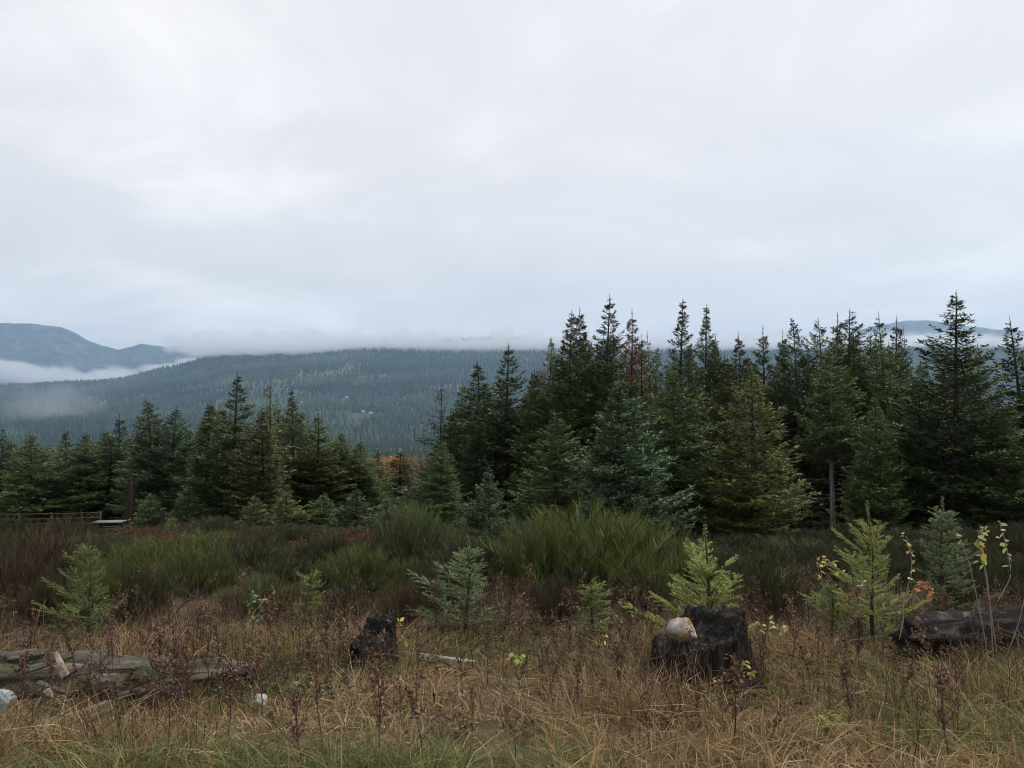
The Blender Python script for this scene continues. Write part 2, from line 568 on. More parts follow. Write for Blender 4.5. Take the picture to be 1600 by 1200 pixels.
rng = np.random.RandomState(6)
N = 21000
Yv = np.sqrt(rng.uniform(330 ** 2, 2300 ** 2, N))
px = rng.uniform(-150, 1750, N)
X = (px - 800) / FPX * Yv
zg = np.maximum(ground_z(X, Yv), -66)
st = fbm(X / 180, Yv / 90, 81, 3)
keep = (rng.rand(N) < np.clip((st - 0.34) * 7, 0.1, 1)) & ~((Yv < 420) & (px > 530) & (px < 720))
pts = np.stack([X, Yv, zg], -1)[keep]; st = st[keep]; n = len(pts)
h = (10 + 14 * st) * rng.uniform(0.65, 1.3, n)
base = np.array((0.024, 0.040, 0.027))[None] * (0.55 + 0.9 * st[:, None]) * rng.uniform(0.7, 1.35, (n, 1))
v, f, c = spire_mass(pts, h, h * 0.19, 5, 2, rng, base)
tag(add('valley_forest', make_mesh('valley_forest', v, f, M_farfir, c)), 'conifer forest filling the valley floor below the hillside', 'forest', kind='stuff')

# ---- far houses
hb = MB()
W2, D2, Hh = 10.0, 6.0, 6.0
hb.add([(-W2, -D2, -4), (W2, -D2, -4), (W2, D2, -4), (-W2, D2, -4), (-W2, -D2, Hh), (W2, -D2, Hh), (W2, D2, Hh), (-W2, D2, Hh), (-W2, 0, Hh + 4), (W2, 0, Hh + 4)],
       [(0, 1, 5, 4), (1, 2, 6, 5), (2, 3, 7, 6), (3, 0, 4, 7)], [(4, 8, 7), (5, 6, 9)])
me_wall = hb.mesh('wall', M_wallw)
hb = MB()
for s in (-1, 1):
    hb.add([(-W2 - 1, s * (D2 + 1), Hh - .6), (W2 + 1, s * (D2 + 1), Hh - .6), (W2 + 1, 0, Hh + 4.2), (-W2 - 1, 0, Hh + 4.2),
            (-W2 - 1, s * (D2 + 1), Hh - .2), (W2 + 1, s * (D2 + 1), Hh - .2), (W2 + 1, 0, Hh + 4.6), (-W2 - 1, 0, Hh + 4.6)],
           [(0, 1, 2, 3), (4, 5, 6, 7), (0, 1, 5, 4), (1, 2, 6, 5), (3, 0, 4, 7)])
me_roof = hb.mesh('roof', M_roof)
for k, (p, lab) in enumerate(house_pts):
    e = add('far_house', None, None, p + np.array((0, 0, 8.0)), (0, 0, 0.25 * (k - 2)), (.62, .62, .62))
    tag(e, lab, 'house', 'tiny houses on the far hillside')
    add('wall', me_wall, e); add('roof', me_roof, e)


# ================================================================== conifers
def conifer(seed, H=12.0, R=2.6, base=0.06, whorl=0.42, per=6, dens=1.0, droop=0.25, up=0.75, shape=0.85, dead=0.0, ragged=0.3, card=1.0, flat=0.38, taper_top=1.0):
    rng = np.random.RandomState(seed)
    fo, wo = MB(), MB()
    bend = rng.normal(0, 0.012, 2)

    def axis(z):
        return np.stack([bend[0] * z * np.sin(z / H * 2.5), bend[1] * z * np.sin(z / H * 3 + 1), z], -1)
    zt = np.linspace(-0.4, H, 16)
    tube(wo, axis(zt), np.interp(zt, [-0.4, 0, H * 0.1, H], [H * .014, H * .012, H * .0098, 0.010]), 8)
    # list of branches
    br = []
    z = H * base
    while z < H - 0.25:
        t = (z - H * base) / (H * (1 - base))
        n = per + rng.randint(-1, 2)
        a0 = rng.rand() * 6.28
        for k in range(n):
            br.append((z + rng.normal(0, 0.12), a0 + k * 6.28 / n + rng.normal(0, 0.18), t))
        for k in range(rng.randint(3, 7)):
            br.append((z + rng.uniform(0.05, whorl), rng.rand() * 6.28, min(t + .02, .98)))
        z += whorl * rng.uniform(0.75, 1.25) * (0.75 + 0.35 * t)
    lob = rng.uniform(0.6, 1.25, 7)
    for (z, az, t) in br:
        prof = (1 - t) ** shape * (0.72 + 0.28 * min(1, t / 0.18))
        if t > 0.72:
            prof *= 0.42 + 0.58 * (1 - t) / 0.28
        L = R * prof * np.interp((az % 6.28) / 6.28 * 7, range(8), list(lob) + [lob[0]]) * rng.uniform(1 - ragged, 1 + ragged * 0.7) + 0.05
        if rng.rand() < 0.10:
            L *= rng.uniform(.35, 1.3)
        e0 = -droop + (up + droop) * t ** 1.1 + rng.normal(0, 0.14)
        curve = 0.10 + 0.22 * (1 - t) + rng.normal(0, 0.06)
        O = axis(np.array([z]))[0]
        D = np.array((math.cos(az), math.sin(az), 0)); S = np.array((-math.sin(az), math.cos(az), 0))
        m = max(4, int(L / 0.22))
        s = np.linspace(0, 1, m)
        sway = rng.normal(0, 0.10)
        ax = O + D * (L * s)[:, None] + S * (L * sway * s * s)[:, None]
        ax[:, 2] += L * (e0 * s + curve * s * s - 0.10 * np.sin(s * np.pi))
        tube(wo, ax[:: max(1, m // 4)] if m > 5 else ax, np.linspace(0.006 + 0.011 * L, 0.003, len(ax[:: max(1, m // 4)] if m > 5 else ax)), 3, cap=False)
        # twigs
        nt = int((8 + 17.5 * L) * dens)
        ss = np.clip(0.12 + 0.88 * rng.rand(nt) ** 0.62, 0, 1)
        ti = np.stack([np.interp(ss, s, ax[:, k]) for k in range(3)], -1)
        T = norm(np.gradient(ax, axis=0)); TT = norm(np.stack([np.interp(ss, s, T[:, k]) for k in range(3)], -1))
        sg = np.where(rng.rand(nt) < 0.5, -1, 1)
        ang = rng.uniform(0.45, 1.15, nt)
        cs = card * (1 - .36 * t ** 3)
        bl = (0.10 * (1 - .55 * t ** 2) + 0.40 * L * (1 - ss) ** 0.75 * np.clip(ss * 3, .35, 1)) * rng.uniform(0.55, 1.15, nt)
        bl = np.minimum(bl, 0.95)
        td = norm(np.cos(ang)[:, None] * TT + (np.sin(ang) * sg)[:, None] * S + np.stack([np.zeros(nt), np.zeros(nt), rng.normal(-0.10, 0.16, nt)], -1))
        # needle sprays along twigs
        k = np.maximum(2, np.ceil(bl / 0.085).astype(int))
        idx = np.repeat(np.arange(nt), k)
        u = rng.rand(len(idx)) * 0.95
        pos = ti[idx] + td[idx] * (bl[idx] * u)[:, None]
        nn = len(idx)
        jit = rng.normal(0, 0.42, (nn, 3)); jit[:, 2] = jit[:, 2] * 0.7 + 0.06
        d = norm(td[idx] + jit) * (rng.uniform(0.13, 0.27, nn) * cs)[:, None]
        sd = norm(np.cross(d, np.array((0, 0, 1.0)) + rng.normal(0, flat, (nn, 3))))
        w = rng.uniform(0.024, 0.043, nn) * cs
        g = rng.uniform(0.55, 1.55, (nt, 1))[idx] * rng.uniform(0.8, 1.25, (nn, 1))
        c = np.concatenate([g * rng.uniform(0.9, 1.18, (nn, 1)), g, g * rng.uniform(0.8, 1.15, (nn, 1))], 1)
        rhombs(fo, pos, d, sd, w, c)
        # leader of the branch
    # terminal leader
    nn = 34
    pos = axis(H - 0.55 + rng.rand(nn) * 0.75); d = norm(np.stack([rng.normal(0, 1, nn), rng.normal(0, 1, nn), np.full(nn, 1.6)], -1)) * 0.085
    rhombs(fo, pos, d, norm(np.cross(d, rng.normal(0, 1, (nn, 3)))), np.full(nn, 0.013), np.ones((nn, 3)))
    tube(wo, np.array([axis(np.array([H - .1]))[0], axis(np.array([H + 0.42]))[0]]), [0.012, 0.004], 4)
    # dead lower limbs
    if dead > 0:
        for k in range(int(46 * dead)):
            z = rng.uniform(0.6, H * base * 1.15); az = rng.rand() * 6.28
            L = rng.uniform(0.5, 1.0) * R * 0.75
            O = axis(np.array([z]))[0]; D = np.array((math.cos(az), math.sin(az), rng.uniform(-.25, .35)))
            sN = np.linspace(0, 1, 5)
            ax = O + D * (L * sN)[:, None]; ax[:, 2] -= 0.25 * L * sN ** 2; ax += rng.normal(0, 0.03, ax.shape) * sN[:, None]
            tube(wo, ax, np.linspace(0.022, 0.006, 5), 3, cap=False)
            for q in range(4):
                f = rng.uniform(.35, .95); p0 = np.array([np.interp(f, sN, ax[:, a]) for a in range(3)])
                p1 = p0 + np.array((math.cos(az + rng.choice([-1, 1]) * .8), math.sin(az + rng.choice([-1, 1]) * .8), -.1)) * L * .3
                tube(wo, np.array([p0, p1]), [0.008, 0.004], 3, cap=False)
    return fo.mesh('crown', M_fir), wo


VAR = {}


def variant(key, bark=None, **kw):
    crown, wo = conifer(**kw)
    VAR[key] = (crown, wo.mesh('trunk', bark or M_bark, True), kw.get('H', 12.0), kw.get('R', 2.6))


variant('full', seed=11, H=12, R=2.7, base=0.05)
variant('full3', seed=13, H=13, R=2.5, base=0.06, whorl=0.46, per=7, shape=0.85, droop=0.15)
variant('slim', seed=14, H=13, R=1.9, base=0.12, whorl=0.45, per=5, shape=0.8, dens=0.95)
variant('spire', seed=16, H=14, R=2.2, base=0.1, whorl=0.48, per=6, shape=0.95, droop=0.1, up=0.95, ragged=0.35, dens=0.85)
variant('high', seed=17, H=13, R=2.1, base=0.42, whorl=0.42, per=6, shape=0.7, dead=1.0, bark=M_palebark)
variant('high2', seed=18, H=13, R=2.0, base=0.36, whorl=0.45, per=5, shape=0.65, dead=0.8, ragged=0.4)
variant('sparse', seed=19, H=11, R=2.0, base=0.1, whorl=0.6, per=4, shape=0.8, dens=0.55, ragged=0.5, up=0.5)
variant('dense', seed=20, H=7.5, R=2.5, base=0.03, whorl=0.32, per=7, shape=0.9, droop=0.05, up=0.8, dens=1.25, ragged=0.3)
variant('full4', seed=22, H=12, R=2.6, base=0.07, whorl=0.38, per=6, droop=0.4, up=0.6, shape=0.7, ragged=0.5)
variant('full5', seed=23, H=12.5, R=2.4, base=0.05, whorl=0.55, per=7, droop=0.1, up=0.9, shape=1.0, ragged=0.35, dens=1.1)
variant('slim3', seed=24, H=13, R=1.8, base=0.15, whorl=0.36, per=6, droop=0.35, up=0.6, shape=0.75, ragged=0.5)
variant('spire2', seed=25, H=14, R=2.2, base=0.08, whorl=0.6, per=7, droop=0.2, up=0.8, shape=0.85, ragged=0.5)
variant('high3', seed=26, H=13, R=2.2, base=0.33, whorl=0.5, per=6, droop=0.3, shape=0.7, dead=1.0, ragged=0.5)
FAMILY = {'full': ['full', 'full4', 'full5'], 'full2': ['full4', 'full'], 'full3': ['full3', 'full5'], 'slim': ['slim', 'slim3'], 'slim2': ['slim3', 'slim'], 'spire': ['spire', 'spire2'], 'high2': ['high2', 'high3']}
variant('young', seed=21, H=4.5, R=1.35, base=0.03, whorl=0.3, per=6, shape=0.95, droop=0.0, up=0.9, dens=1.2, card=0.8)

DARK, MIDG, BLUE, OLIVE, RUST, BROWN = (0.080, 0.112, 0.046), (0.118, 0.165, 0.060), (0.095, 0.148, 0.080), (0.145, 0.175, 0.056), (0.185, 0.092, 0.046), (0.125, 0.138, 0.056)
rT = random.Random(3)


def tree(px, top, Y, key, hw, col, label, group=None, cat='tree', name='fir_tree', jitter=True):
    Y = Y * (.74 if px > 665 else np.interp(px, [0, 220, 330, 600, 665], [.95, .95, .80, .80, .84]))
    g = G(px, Y)
    zt = P(px, top, Y)[2]
    H = max(1.5, zt - g[2])
    key = rT.choice(FAMILY.get(key, [key]))
    cr_, tr_, H0, R0 = VAR[key]
    Rr = 1.38 * rT.uniform(.9, 1.12) * hw / FPX * Y
    e = add(name, None, None, (g[0], g[1], g[2] - 0.05), (rT.uniform(-.03, .03), rT.uniform(-.03, .03), rT.uniform(0, 6.28)), (Rr / R0, Rr / R0, H / H0))
    tag(e, label, cat, group)
    k = rT.uniform(0.88, 1.14)
    add('crown', cr_, e, color=tuple(c * k for c in col))['kind'] = 'stuff'
    add('trunk', tr_, e)
    return e


GR, GL = 'front conifers of the right stand', 'front conifers of the left stand'
TREES = [
    # left stand
    (8, 668, 62, 'full', 42, DARK, 'dark fir cut by the left edge of the picture', GL),
    (45, 676, 58, 'full2', 46, MIDG, 'green fir behind the rail fence, second from the left edge', GL),
    (98, 670, 64, 'full3', 40, DARK, 'dark fir behind the rail fence, third from the left edge', GL),
    (128, 676, 60, 'full', 44, MIDG, 'fir behind the right end of the rail fence', GL),
    (163, 672, 70, 'slim', 30, OLIVE, 'pale green slim fir left of the broken snag', GL),
    (188, 648, 66, 'slim2', 34, DARK, 'dark pointed fir just behind the broken snag', GL),
    (236, 625, 58, 'full2', 48, DARK, 'dark tall fir right of the broken snag', GL),
    (272, 637, 60, 'full', 46, BLUE, 'bluish fir between the snag and the tallest left fir', GL),
    (322, 628, 56, 'slim', 38, DARK, 'dark fir touching the left side of the tallest left fir', GL),
    (357, 584, 54, 'full', 58, DARK, 'tallest fir of the left stand, broad dark crown', GL),
    (423, 594, 56, 'sparse', 42, OLIVE, 'thin see-through olive conifer right of the tallest left fir', GL),
    (408, 640, 50, 'slim2', 40, BROWN, 'olive-brown fir in front of the thin see-through conifer', GL),
    (456, 610, 60, 'spire', 46, DARK, 'dark spire-topped fir right of the thin olive conifer', GL),
    (492, 645, 58, 'slim', 44, OLIVE, 'olive fir on the right slope of the left stand', GL),
    (528, 675, 60, 'full2', 40, MIDG, 'mid green fir stepping down towards the valley gap', GL),
    (562, 684, 62, 'full', 42, MIDG, 'fir at the left edge of the valley gap', GL),
    (590, 702, 66, 'full3', 36, MIDG, 'short fir inside the valley gap left of orange trees', GL),
    (628, 704, 82, 'slim', 34, DARK, 'dark short fir standing in the middle of the valley gap', GL),
    (656, 735, 74, 'full2', 30, DARK, 'lowest fir in the valley gap beside the right stand', GL),
    # right stand
    (686, 600, 62, 'sparse', 38, DARK, 'lone sparse dark fir at the left end of the right stand', GR),
    (690, 690, 44, 'full2', 48, MIDG, 'mid green fir below the lone sparse fir', GR),
    (716, 596, 60, 'slim2', 36, BLUE, 'bluish fir just right of the lone sparse fir', GR),
    (748, 566, 56, 'slim', 46, MIDG, 'green fir left of the pair at the right stand\'s left shoulder', GR),
    (790, 538, 54, 'spire', 54, DARK, 'dark pointed fir at the left shoulder of the right stand', GR),
    (765, 735, 32, 'young', 40, BLUE, 'small bushy young fir in front of the right stand\'s left end', GR),
    (828, 578, 50, 'slim', 40, MIDG, 'fir in the dip left of the tallest trees', GR),
    (852, 530, 57, 'full3', 42, OLIVE, 'olive tinged fir left of the tallest trees', GR),
    (868, 640, 40, 'full2', 62, MIDG, 'broad green fir low in front of the olive tinged fir', GR),
    (891, 490, 50, 'full3', 60, DARK, 'tall dark fir, leftmost of the tallest cluster', GR),
    (919, 486, 56, 'slim2', 44, DARK, 'thin topped fir, second of the tallest cluster', GR),
    (948, 462, 50, 'spire', 58, DARK, 'highest fir of the whole picture with long bare leader', GR),
    (978, 488, 55, 'slim2', 44, RUST, 'rust-brown dying fir right of the highest fir', GR),
    (1003, 528, 52, 'full3', 46, BROWN, 'brownish fir below the rust-brown dying fir', GR),
    (965, 590, 33, 'dense', 82, BLUE, 'broad blue-green fir standing forward before the tallest cluster', GR),
    (1022, 522, 56, 'sparse', 36, BLUE, 'thin blue-green top right of the rusty fir', GR),
    (1070, 474, 50, 'spire', 54, DARK, 'tall fir with airy top right of the rusty fir', GR),
    (1052, 575, 38, 'full', 62, MIDG, 'full green fir right of the broad blue-green fir', GR),
    (1112, 480, 52, 'spire', 50, DARK, 'tall fir with airy top, right one of two such tops', GR),
    (1128, 560, 42, 'slim2', 48, BROWN, 'thin greyish fir between the full green and the olive fir', GR),
    (1155, 524, 56, 'slim', 40, DARK, 'fir top behind the broad olive-green fir', GR),
    (1176, 566, 36, 'full', 68, OLIVE, 'broad olive-green fir left of the bare trunks', GR),
    (1206, 514, 54, 'slim', 40, DARK, 'dark fir above the right side of the broad olive-green fir', GR),
    (1230, 520, 58, 'slim2', 36, DARK, 'narrow dark fir left of the bare trunks', GR),
    (1252, 503, 52, 'high2', 46, DARK, 'dark fir with a bare lower trunk, left of the pale one', GR),
    (1292, 500, 54, 'high2', 44, DARK, 'dark high-crowned fir just left of the pale trunk', GR),
    (1302, 545, 46, 'high', 50, MIDG, 'fir with a pale bare trunk and dead limbs', GR),
    (1316, 495, 56, 'slim2', 42, DARK, 'narrow dark fir right above the pale trunk', GR),
    (1339, 490, 52, 'high2', 50, DARK, 'tall dark fir right of the pale bare trunk', GR),
    (1386, 494, 50, 'spire', 54, MIDG, 'green fir with thin top below the distant peak', GR),
    (1368, 620, 41, 'full2', 52, MIDG, 'green fir with long reaching limbs right of bare trunks', GR),
    (1408, 500, 53, 'slim', 44, DARK, 'dark fir top, right twin below the distant peak', GR),
    (1428, 516, 52, 'sparse', 36, BLUE, 'small sparse blue-green top beside the distant peak', GR),
    (1440, 600, 43, 'full', 56, MIDG, 'mid green fir left of the tall fir with rocket-shaped top', GR),
    (1476, 538, 50, 'slim', 40, DARK, 'fir tucked behind the left side of the rocket-shaped fir', GR),
    (1500, 464, 42, 'full3', 88, DARK, 'tall broad dark fir with rocket-shaped top on the right', GR),
    (1546, 540, 47, 'full2', 56, BLUE, 'bluish fir right of the rocket-shaped fir', GR),
    (1605, 500, 44, 'spire', 66, DARK, 'dark fir cut by the right edge of the picture', GR),
    (1575, 640, 40, 'full', 56, MIDG, 'lower green fir before the right edge fir', GR),
]
for t in TREES:
    tree(*t)

# what stands in front, by photo column, to tell hidden things apart
REF_T = [(-60, 'the left picture edge'), (40, 'the rail fence'), (110, "the rail fence's right end"), (200, 'the broken snag'), (270, 'the bluish left fir'), (325, 'the dark fir beside the tallest left fir'),
         (365, 'the tallest left fir'), (420, 'the thin olive conifer'), (460, 'the dark spire-topped left fir'), (500, 'the olive left fir'), (560, 'the valley gap'), (690, 'the lone sparse fir'),
         (750, 'the small bushy young fir'), (790, 'the left shoulder fir'), (850, 'the olive tinged fir'), (900, 'the leftmost tallest fir'), (948, 'the highest fir'), (990, 'the rust-brown fir'),
         (1052, 'the full green fir'), (1110, 'the right airy-topped fir'), (1176, 'the broad olive-green fir'), (1230, 'the narrow dark fir by the bare trunks'), (1265, 'the left bare trunk'), (1305, 'the pale bare trunk'),
         (1345, 'the tall fir right of the pale trunk'), (1390, 'the fir below the distant peak'), (1440, 'the mid green right fir'), (1500, 'the rocket-topped fir'), (1550, 'the bluish right fir'), (1610, 'the right edge fir'), (1700, 'the right picture edge')]


def near_ref(refs, px):
    return min(refs, key=lambda r: abs(r[0] - px))[1]


for px, top, Y, hw, col, lab in [(232, 772, 45, 26, MIDG, 'small fir at the foot of the left stand, right of the snag'), (292, 764, 47, 30, DARK, 'small dark fir below the bluish left fir'),
                                 (398, 775, 46, 26, MIDG, 'small fir at the foot of the thin olive conifer'), (446, 768, 45, 30, OLIVE, 'small olive fir below the spire-topped left fir'),
                                 (505, 772, 46, 30, MIDG, 'small fir below the olive left fir'), (556, 765, 44, 34, DARK, 'small dark fir at the left foot of the valley gap'), (604, 778, 42, 28, MIDG, 'small fir in the middle foot of the valley gap'),
                                 (1405, 745, 44, 34, DARK, 'small dark fir left of the rocket-topped fir'), (1010, 750, 42, 36, DARK, 'small dark fir right of the broad blue-green fir'), (840, 745, 42, 36, MIDG, 'small fir behind the largest broom')]:
    tree(px, top, Y, 'young', hw, col, lab, 'small firs at the foot of the stands')

# packed trees behind the front rows
env_x = [-200, 0, 60, 130, 190, 240, 300, 360, 420, 460, 500, 560, 610, 640, 670]
env_y = [665, 690, 690, 690, 675, 655, 650, 625, 630, 640, 670, 705, 735, 745, 700]
k = 0
LOOK = ['second-row', 'third-row', 'rearmost']
for row, Y in enumerate((62, 72, 84)):
    px = -160 + rT.uniform(0, 30)
    while px < 590:
        top = np.interp(px, env_x, env_y) + rT.uniform(-8, 40)
        tree(px, top, Y + rT.uniform(-3, 3), rT.choice(['full', 'slim', 'full2', 'slim2']), rT.uniform(32, 44), rT.choice([DARK, DARK, MIDG, OLIVE]),
             f'{LOOK[row]} fir packed behind {near_ref(REF_T, px)}', 'firs packed behind the left front row')
        px += rT.uniform(34, 50)
env_x = [660, 690, 740, 790, 830, 890, 950, 1000, 1040, 1070, 1110, 1150, 1210, 1260, 1340, 1400, 1450, 1500, 1540, 1580, 1620, 1900]
env_y = [720, 660, 610, 585, 600, 540, 520, 560, 560, 530, 535, 560, 545, 535, 525, 535, 580, 560, 640, 640, 560, 500]
for row, Y in enumerate((54, 62, 72)):
    px = 690 + rT.uniform(0, 30)
    while px < 1820:
        top = np.interp(px, env_x, env_y) + rT.uniform(-12, 50)
        tree(px, top, Y + rT.uniform(-3, 3), rT.choice(['high2', 'slim2', 'high2', 'slim', 'full2']), rT.uniform(32, 44), rT.choice([DARK, DARK, DARK, MIDG]),
             f'{LOOK[row]} fir packed behind {near_ref(REF_T, px)}', 'firs packed behind the right front row')
        px += rT.uniform(33, 48)


# ---- orange broadleaf trees in the valley gap
def broadleaf(seed, H=14.0, R=4.2, n=3600):
    rng = np.random.RandomState(seed)
    fo, wo = MB(), MB()
    zt = np.linspace(-0.5, H * 0.8, 8)
    tube(wo, np.stack([0.15 * np.sin(zt), 0.1 * np.cos(zt * .7), zt], -1), np.linspace(0.28, 0.05, 8), 7)
    for k in range(26):
        z0 = rng.uniform(.25, .75) * H; az = rng.rand() * 6.28; L = R * rng.uniform(.5, 1.0)
        s = np.linspace(0, 1, 5)
        ax = np.stack([np.cos(az) * L * s, np.sin(az) * L * s, z0 + L * .9 * s ** .9], -1)
        tube(wo, ax, np.linspace(.09, .015, 5), 4, cap=False)
        m = n // 26
        f = rng.uniform(.3, 1.05, m)
        p = np.stack([np.interp(f, s, ax[:, a]) for a in range(3)], -1) + rng.normal(0, .42, (m, 3))
        d = norm(rng.normal(0, 1, (m, 3))) * rng.uniform(.22, .42, (m, 1))
        g = rng.uniform(.6, 1.4, (m, 1)) * rng.uniform(.8, 1.2)
        rhombs(fo, p, d, norm(np.cross(d, rng.normal(0, 1, (m, 3)))), rng.uniform(.08, .16, m), np.concatenate([g, g * rng.uniform(.75, 1.1, (m, 1)), g], 1))
    return fo.mesh('crown', M_leaf), wo.mesh('trunk', M_bark, True)


bl1, bl2 = broadleaf(31), broadleaf(32, R=3.4)
for px, top, Y, c, sc, lab in [(590, 694, 215, (0.36, 0.21, 0.08), 1.0, 'pale orange broadleaf tree, leftmost in the valley gap'),
                               (604, 689, 205, (0.46, 0.25, 0.07), 1.1, 'bright orange broadleaf tree in the valley gap'),
                               (618, 692, 210, (0.40, 0.21, 0.06), 1.0, 'deep orange broadleaf tree right of the bright one'),
                               (640, 690, 220, (0.26, 0.14, 0.06), 1.0, 'brown half-bare broadleaf tree in the valley gap'),
                               (655, 694, 225, (0.20, 0.13, 0.07), 0.9, 'dull brown broadleaf tree at right of the valley gap'),
                               (575, 698, 230, (0.30, 0.17, 0.06), 0.9, 'small brown broadleaf tree left of the orange ones')]:
    g = G(px, Y); H = P(px, top + 7, Y)[2] - g[2]
    e = add('orange_tree', None, None, g, (0, 0, px), (sc, sc, H / 15.5))
    tag(e, lab, 'tree', 'autumn trees in the valley gap')
    m = bl1 if px % 2 else bl2
    add('crown', m[0], e, color=c)['kind'] = 'stuff'; add('trunk', m[1], e)


# ================================================================== brooms (switch-like green shrubs)
M_stem = rough_mat('dark_stems', [(0.3, (0.030, 0.024, 0.018)), (0.7, (0.085, 0.068, 0.05))], 12, 3, 0.9)


def broom(seed, H=1.5, R=1.2, stems=110, brown=0.2, tw=34, wid=0.0036):
    rng = np.random.RandomState(seed)
    fo, wo = MB(), MB()
    for k in range(stems):
        az = rng.rand() * 6.28
        lean = rng.rand() ** 0.8
        r = R * lean
        h = H * (1 - 0.42 * lean ** 2) * rng.uniform(0.6, 1.1)
        s = np.linspace(0, 1, 7)
        b0 = rng.normal(0, 0.10 * R, 2)
        ax = np.stack([b0[0] + np.cos(az) * r * s ** 0.8, b0[1] + np.sin(az) * r * s ** 0.8, h * s ** 1.15 - 0.05], -1)
        ax[:, :2] += rng.normal(0, 0.03, (7, 2)) * s[:, None]
        tube(wo, ax[:6], np.linspace(0.011, 0.003, 6), 3, cap=False)
        m = tw
        f = 0.22 + 0.78 * rng.rand(m) ** 0.7
        p0 = np.stack([np.interp(f, s, ax[:, a]) for a in range(3)], -1)
        out_ = np.array((math.cos(az), math.sin(az), 0))
        L = rng.uniform(0.16, 0.42, m) * H / 1.5 * (1.15 - 0.4 * f)
        d0 = norm(np.stack([rng.normal(0, .30, m) + out_[0] * .2, rng.normal(0, .30, m) + out_[1] * .2, rng.uniform(.7, 1.3, m)], -1))
        d1 = norm(d0 + np.array((0, 0, 0.5)) + rng.normal(0, .12, (m, 3)))
        pts = np.stack([p0, p0 + d0 * (L * .5)[:, None], p0 + d0 * (L * .5)[:, None] + d1 * (L * .5)[:, None]], 1)
        isb = (rng.rand(m) < np.clip(brown * (1.5 - f) + (.5 if rng.rand() < .14 else 0), 0, 1))[:, None]
        g = rng.uniform(.45, 1.4, (m, 1)) * rng.uniform(.7, 1.3)
        c = np.where(isb, g * np.array((1.15, 0.78, 0.8)), g * np.concatenate([rng.uniform(.85, 1.15, (m, 1)), np.ones((m, 1)), rng.uniform(.7, 1.1, (m, 1))], 1))
        ribbons(fo, pts, c, np.full(m, wid) * rng.uniform(.7, 1.3, m))
    return fo.mesh('switches', M_fir), wo.mesh('stems', M_stem)


BROOM = {'tall': (broom(41, 1.5, 1.0, 150, .15, 66), 1.5, 1.15), 'round': (broom(42, 1.3, 1.15, 140, .3, 62), 1.3, 1.3),
         'brown': (broom(43, 1.3, 1.1, 130, .5, 58), 1.3, 1.25), 'thin': (broom(44, 1.4, 0.7, 70, .2, 50), 1.4, 0.85)}
BG, BD, BB, BL = (0.090, 0.115, 0.032), (0.046, 0.054, 0.022), (0.066, 0.055, 0.033), (0.105, 0.145, 0.050)
rB = random.Random(8)


def bush(px, top, Y, key, hw, col, label, group='broom shrubs across the clearing'):
    g = G(px, Y)
    H = max(0.5, P(px, top - 8, Y)[2] - g[2])
    (fo, wo), H0, R0 = BROOM[key]
    r = 1.3 * hw / FPX * Y / R0
    e = add('broom_shrub', None, None, g, (0, 0, rB.uniform(0, 6.28)), (r, r, H / (H0 * 1.06)))
    tag(e, label, 'shrub', group)
    k = rB.uniform(.85, 1.15)
    add('switches', fo, e, color=tuple(c * k for c in col))['kind'] = 'stuff'; add('stems', wo, e)['kind'] = 'stuff'


